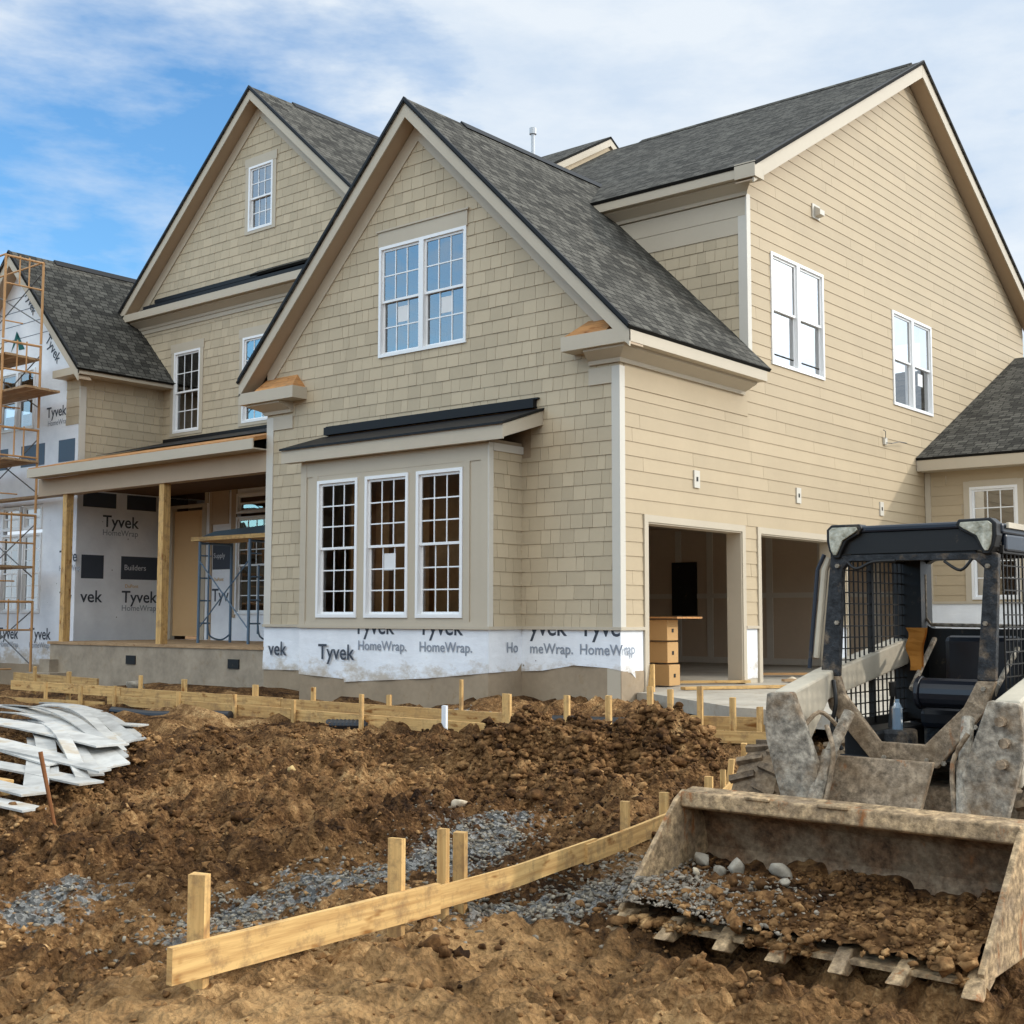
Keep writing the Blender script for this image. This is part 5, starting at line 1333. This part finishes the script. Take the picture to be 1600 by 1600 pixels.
# bucket
bx0, bx1 = 5.235, 6.985
prof = [(-6.93, .0), (-6.86, -.02), (-6.76, -.14), (-6.72, -.30), (-6.78, -.43), (-6.90, -.50), (-7.42, -.535)]
g = MB()
for i in range(len(prof)-1):
    (y0, z0), (y1, z1) = prof[i], prof[i+1]
    d = Vector((0, z1-z0, -(y1-y0))).normalized()*.014
    if d.y < 0: d = -d
    g.prism([(bx0, y0, z0), (bx1, y0, z0), (bx1, y1, z1), (bx0, y1, z1)], d)
bucket = g.build('bucket', 'bucket_inner', sk)
for x in (bx0 - .02, bx1 - .008):
    g = MB(); g.prism([(x, -6.94, .02), (x, -7.02, -.02), (x, -7.54, -.50), (x, -7.52, -.545), (x, -6.85, -.53), (x, -6.70, -.42), (x, -6.68, -.25), (x, -6.80, -.02)], (.028, 0, 0)); g.build('side_plate', 'bucket_metal', bucket, bevel=.004)
g = MB(); g.prism([(bx0, -6.985, .012), (bx0, -6.86, .03), (bx0, -6.84, -.02), (bx0, -6.97, -.075), (bx0, -6.995, -.06)], (bx1 - bx0, 0, 0)); 
g.build('top_rail', 'bucket_metal', bucket, bevel=.008)
g = MB()
for (a, b) in ((5.62, 5.76), (6.02, 6.18)): g.box(a, b, -7.0, -6.95, .005, .022)
g.build('rail_step', 'tooth_metal', bucket, bevel=.005)
g = MB(); g.box(bx0, bx1, -7.56, -7.38, -.552, -.532); g.build('cutting_edge', 'bucket_metal', bucket)
for k in range(7):
    R_.seed(k + 50); tw = R_.uniform(-.018, .018)
    x = bx0 + .02 + k*(bx1 - bx0 - .04)/6.0
    g = MB(); w = .035
    g.prism([(x-w, -7.36, -.515), (x-w, -7.50, -.50), (x-w+tw, -7.67+abs(tw), -.575), (x-w+tw, -7.58, -.60), (x-w, -7.40, -.56)], (2*w, 0, 0)); g.build('tooth', 'tooth_metal', bucket, bevel=.008)
# load: soil heap and gravel in bucket
bxs = np.linspace(bx0 + .02, bx1 - .02, 130); bys = np.linspace(-7.53, -6.72, 60)
BX, BY = np.meshgrid(bxs, bys); bx_, by_ = BX.ravel(), BY.ravel()
def load_h(x, y):
    t = (y + 7.53) / .81
    n = (np.abs(vnoise(x*9, y*9, 11) - .5)*2)*.04 + vnoise(x*26, y*26, 12)*.022 + vnoise(x*3.2, y*3.2, 13)*.05
    prof_ = np.interp(t, [0, .12, .35, .6, .85, 1.0], [.0, .04, .05, .06, .09, .11])
    left = np.exp(-((x - 5.5)/.38)**2)*.05*np.clip(1.2 - t, 0, 1)
    return -.525 + prof_ + n*np.clip(t*2 + .55, 0, 1)*1.3 + left
bz = load_h(bx_, by_)
ib = np.arange(len(bx_)).reshape(60, 130)
Fb = np.column_stack([ib[:-1, :-1].ravel(), ib[:-1, 1:].ravel(), ib[1:, 1:].ravel(), ib[1:, :-1].ravel()])
o = np_mesh('bucket_soil', np.column_stack([bx_, by_, bz]), Fb, 'clod_soil'); o['kind'] = 'stuff'; o.data.polygons.foreach_set('use_smooth', np.ones(len(Fb), dtype=bool))
x3 = rng.uniform(bx0 + .03, bx1 - .03, 700); x3 = x3[vnoise(x3 * 5, x3 * 0 + 3, 9) > .42]; y3 = rng.normal(-7.54, .03, len(x3))
blobs('spilled_soil', x3, y3, np.clip(rng.lognormal(-4.3, .45, len(x3)), .006, .028), 'clod_soil', .2, zs=np.full(len(x3), -.538) + rng.normal(0, .008, len(x3)))
x_ = rng.uniform(bx0 + .05, bx1 - .05, 3500); y_ = rng.uniform(-7.52, -6.8, 3500)
x2 = rng.uniform(bx0 + .3, bx1 - .02, 420); y2 = rng.uniform(-7.60, -6.85, 420)
blobs('bucket_lumps', x2, y2, np.clip(rng.lognormal(-4.0, .4, 420), .01, .04), 'clod_soil', .3, zs=load_h(x2, y2), V0=IV2, F0=IF2, lump=.22)
blobs('bucket_clods', x_, y_, np.clip(rng.lognormal(-4.9, .5, 3500), .004, .022), 'clod_soil', .2, zs=load_h(x_, y_))
x_ = np.clip(rng.normal(5.55, .26, 4200), bx0 + .01, 6.4); y_ = np.clip(rng.normal(-7.30, .14, 4200), -7.58, -6.9)
blobs('bucket_gravel', x_, y_, np.clip(rng.lognormal(-5.1, .45, 4200), .003, .018), 'bucket_stone', .1, zs=load_h(x_, y_))
for i, (x, y, r, lb) in enumerate(((5.36, -6.98, .055, 'leftmost grey rock in the loader bucket'), (5.50, -7.03, .045, 'small grey rock squeezed between two bigger ones in the bucket'), (5.60, -7.04, .058, 'pale grey rock in the middle of the three bucket rocks'),
    (5.84, -7.02, .062, 'blocky grey rock standing apart at the right in the bucket'), (5.93, -7.16, .032, 'small flat stone at the foot of the blocky bucket rock'), (5.46, -7.20, .026, 'small bright stone in front of the leftmost bucket rock'))):
    stone(x, y, r, 'rock_grey' if i != 5 else 'rock_pale', lb, z=float(load_h(np.array([x]), np.array([y]))[0]) + r * .45, flat=1.0)

# =================================================================== SCAFFOLDS
sc = thing('scaffold', (-15.4, .1, -.45), 'tall orange scaffold standing before the wrapped left wing', 'scaffold')
for x in (-14.30, -16.6, -18.6):
    for k in range(5):
        z0 = -.45 + k*1.70; g = MB()
        for y in (-.45, .35): g.tube([(x, y, z0), (x, y, z0 + 1.67)], .026, 8)
        g.tube([(x, -.45, z0 + 1.65), (x, .35, z0 + 1.65)], .024, 8); g.tube([(x, -.45, z0 + 1.1), (x, .35, z0 + 1.1)], .018, 8)
        g.tube([(x, -.15, z0 + 1.1), (x, -.15, z0 + 1.7)], .016, 8); g.tube([(x, -.45, z0 + .35), (x, -.05, z0 + .35)], .014, 8); g.tube([(x, .05, z0 + 1.1), (x, .05, z0 + 1.7)], .016, 8)
        g.build('end_frame', 'scaf_orange', sc)
for k in range(5):
    z0 = -.45 + k*1.70
    for y in (-.47, .37):
        g = MB(); g.tube([(-16.6, y, z0 + .4), (-14.30, y, z0 + 1.5)], .012, 6); g.tube([(-16.6, y, z0 + 1.5), (-14.30, y, z0 + .4)], .012, 6); g.build('cross_brace', 'mesh_steel', sc)
g = MB(); g.tube([(-16.6, -.45, 8.02), (-14.30, -.45, 8.02)], .02, 8); g.tube([(-16.6, .35, 8.02), (-14.3, .35, 8.02)], .02, 8); g.build('guard_rail', 'scaf_orange', sc)
for (z, xr, lb) in ((6.02, -14.25, 'uppermost brown plank deck of the orange scaffold'), (5.28, -13.45, 'brown plank deck reaching past the right pole, second from the top'), (3.95, -14.15, 'plank deck level with the porch roof edge'), (1.86, -14.2, 'lowest plank deck of the orange scaffold'), (3.28, -13.0, 'dark plank right under the porch beam at left')):
    g = MB()
    for j, y in enumerate((-.30, -.02, .24)) if z != 3.28 else enumerate((.55,)): g.box(-18.9, xr - .05*j, y - .12, y + .12, z, z + .045)
    tag(g.build('scaffold_deck', 'lumber_grey', None, origin=(-16.5, 0, z)), lb, 'scaffold plank', 'plank decks of the orange scaffold')
sb = thing('porch_scaffold', (-9.1, 1.3, .45), 'low blue-grey scaffold standing on the porch between door and corner', 'scaffold')
for x in (-9.75, -8.35):
    for yy in (1.0, 1.7):
        pass
    g = MB()
    for y in (.95, 1.65): g.tube([(x, y, .45), (x, y, 2.25)], .026, 8)
    g.tube([(x, .95, 2.22), (x, 1.65, 2.22)], .022, 8)
    g.tube([(x, 1.15, .62), (x, 1.15, 1.8)], .016, 8); g.tube(curve([(x, 1.15, .8), (x, 1.2, .58), (x, 1.45, .5), (x, 1.65, .6)], 4), .016, 8)
    for z in (.8, 1.2, 1.6, 2.0): g.tube([(x, .95, z), (x, 1.2, z)], .014, 8)
    g.build('end_frame', 'scaf_blue', sb)
g = MB(); g.tube([(-9.75, .95, .7), (-8.35, .95, 1.9)], .012, 6); g.tube([(-9.75, .95, 1.9), (-8.35, .95, .7)], .012, 6); g.tube([(-9.55, 1.0, .52), (-9.55, 1.0, 2.2)], .016, 8); g.build('cross_brace', 'scaf_blue', sb)
g = MB(); g.box(-9.95, -7.6, .9, 1.7, 2.26, 2.33); tag(g.build('scaffold_plank', 'lumber', None, origin=(-8.8, 1.3, 2.26)), 'yellow plank deck on the low porch scaffold', 'scaffold plank')
g = MB(); g.prism([(-9.8, 1.0, 2.335), (-9.4, 1.0, 2.42), (-8.6, 1.0, 2.45), (-7.8, 1.0, 2.48), (-7.8, 1.0, 2.335)], (0, .6, 0)); tag(g.build('tarpaulin', 'pipe_black', None, origin=(-8.8, 1.3, 2.34)), 'folded black sheet lying on the porch scaffold plank', 'tarpaulin')

# woods added out of view, beside and behind the camera, for dark window reflections
A_ = []; 
for k in range(2600):
    a = math.radians(rng.uniform(-205, 62)); r_ = rng.uniform(70, 92)
    hh = (7 + 3*math.sin(a*7) + 2*math.sin(a*17 + 1))*rng.uniform(0, 1)**.6
    A_.append((8.9 + r_*math.cos(a), -12.7 + r_*math.sin(a), hh))
A_ = np.array(A_)
mat_paint('woodland', (.05, .045, .033), .9, .5, .3, .1, 3)
blobs('unseen_woods', A_[:, 0], A_[:, 1], rng.uniform(1.2, 2.8, len(A_)), 'woodland', .3, 1.0, zs=A_[:, 2] - .5, V0=IV2, F0=IF2)

# =================================================================== SKY, SUN, CAMERA
EL, AZ = 25, 36      # elevation; degrees from +X towards +Y
w = bpy.data.worlds.new('World'); S.world = w; w.use_nodes = True
nt = w.node_tree; nt.nodes.clear()
out = nt.nodes.new('ShaderNodeOutputWorld'); bg = nt.nodes.new('ShaderNodeBackground')
sky = nt.nodes.new('ShaderNodeTexSky'); sky.sky_type = 'NISHITA'; sky.sun_disc = False
sky.sun_elevation = math.radians(EL); sky.sun_rotation = math.radians(90 - AZ); sky.air_density = 1.0; sky.dust_density = .6; sky.ozone_density = 1.5
tc = nt.nodes.new('ShaderNodeTexCoord').outputs['Generated']
v = mapping(nt, tc, (1, 1, 2.6), (.3, .1, .0), (0, 0, .4))
n1 = noise(nt, v, 2.1, 7, .58); n2 = noise(nt, mapping(nt, tc, (1.4, .9, 3.5), (3, 1, 2), (0, 0, -.5)), 5.5, 6, .6)
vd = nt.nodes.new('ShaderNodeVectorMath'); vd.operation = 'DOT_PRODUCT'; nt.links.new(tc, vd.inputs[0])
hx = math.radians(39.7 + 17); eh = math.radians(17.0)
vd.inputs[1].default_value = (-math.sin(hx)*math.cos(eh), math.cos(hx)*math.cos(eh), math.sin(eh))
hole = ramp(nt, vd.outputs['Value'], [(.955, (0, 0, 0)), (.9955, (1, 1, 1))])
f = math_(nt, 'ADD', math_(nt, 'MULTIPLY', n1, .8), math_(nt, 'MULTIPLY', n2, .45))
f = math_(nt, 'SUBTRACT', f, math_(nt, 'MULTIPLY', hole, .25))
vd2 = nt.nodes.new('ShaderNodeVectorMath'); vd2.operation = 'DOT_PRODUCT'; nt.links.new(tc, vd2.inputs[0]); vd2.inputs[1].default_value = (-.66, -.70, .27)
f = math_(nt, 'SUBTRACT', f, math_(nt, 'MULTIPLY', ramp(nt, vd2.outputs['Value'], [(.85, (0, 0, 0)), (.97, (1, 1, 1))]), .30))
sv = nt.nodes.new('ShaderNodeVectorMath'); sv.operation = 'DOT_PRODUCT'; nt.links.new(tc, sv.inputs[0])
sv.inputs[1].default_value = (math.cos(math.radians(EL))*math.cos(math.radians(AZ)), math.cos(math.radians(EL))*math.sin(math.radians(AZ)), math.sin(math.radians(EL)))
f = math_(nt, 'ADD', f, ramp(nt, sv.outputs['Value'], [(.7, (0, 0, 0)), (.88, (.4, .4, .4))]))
cl = ramp(nt, f, [(.30, (0, 0, 0)), (.52, (1, 1, 1))])
sk_c = mixc(nt, 1.0, sky.outputs[0], (1.3, 2.05, 2.5), 'MULTIPLY')
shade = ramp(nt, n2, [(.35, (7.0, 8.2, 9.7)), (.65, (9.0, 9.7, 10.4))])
shade = mixc(nt, 1.0, shade, ramp(nt, sv.outputs['Value'], [(.72, (1, 1, 1)), (.87, (3.4, 3.4, 3.3)), (1.0, (4.0, 3.8, 3.5))]), 'MULTIPLY')  # clouds boosted sunward, outside the view, to whiten side window reflections
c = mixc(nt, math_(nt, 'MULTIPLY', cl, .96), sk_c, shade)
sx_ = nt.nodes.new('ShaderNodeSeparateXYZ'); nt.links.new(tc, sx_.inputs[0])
c = mixc(nt, 1.0, c, ramp(nt, sx_.outputs[2], [(.46, (1, 1, 1)), (.72, (1.5, 1.45, 1.38))]), 'MULTIPLY')  # sky overhead brightened above the view, added as fill light
c = mixc(nt, 1.0, c, ramp(nt, math_(nt, 'MULTIPLY', sx_.outputs[1], -1.0), [(.1, (1, 1, 1)), (.6, (1.95, 1.9, 1.78))]), 'MULTIPLY')  # sky behind the camera brightened, added fill for the shaded front walls
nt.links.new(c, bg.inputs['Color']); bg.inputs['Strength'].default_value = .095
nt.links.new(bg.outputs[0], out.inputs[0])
ld = bpy.data.lights.new('sun', 'SUN'); ld.energy = 1.85; ld.angle = math.radians(1.5); ld.color = (1, .93, .82)
lo = bpy.data.objects.new('sun', ld); COL.objects.link(lo)
sd = Vector((math.cos(math.radians(EL))*math.cos(math.radians(AZ)), math.cos(math.radians(EL))*math.sin(math.radians(AZ)), math.sin(math.radians(EL))))
lo.rotation_euler = sd.to_track_quat('Z', 'Y').to_euler(); lo.location = (30, 10, 30)

cd = bpy.data.cameras.new('camera'); cam = bpy.data.objects.new('camera', cd); COL.objects.link(cam); S.camera = cam
yaw, pit, rol = math.radians(39.715), math.radians(4.729), math.radians(.093)
Fv = Vector((-math.sin(yaw)*math.cos(pit), math.cos(yaw)*math.cos(pit), math.sin(pit))); Rv = Vector((math.cos(yaw), math.sin(yaw), 0)); Uv = Rv.cross(Fv)
R2 = Rv*math.cos(rol) + Uv*math.sin(rol); U2 = -Rv*math.sin(rol) + Uv*math.cos(rol)
cam.matrix_world = Matrix(((R2.x, U2.x, -Fv.x, 8.864), (R2.y, U2.y, -Fv.y, -12.75), (R2.z, U2.z, -Fv.z, .934), (0, 0, 0, 1)))
cd.sensor_width = 36; cd.lens = 36*1967.3/1600; cd.clip_end = 2000; cd.clip_start = .05
S.view_settings.view_transform = 'Standard'; S.view_settings.look = 'None'; S.view_settings.exposure = 0.0; S.view_settings.gamma = 1
S.render.engine = 'CYCLES'; S.cycles.max_bounces = 8; S.cycles.transparent_max_bounces = 12
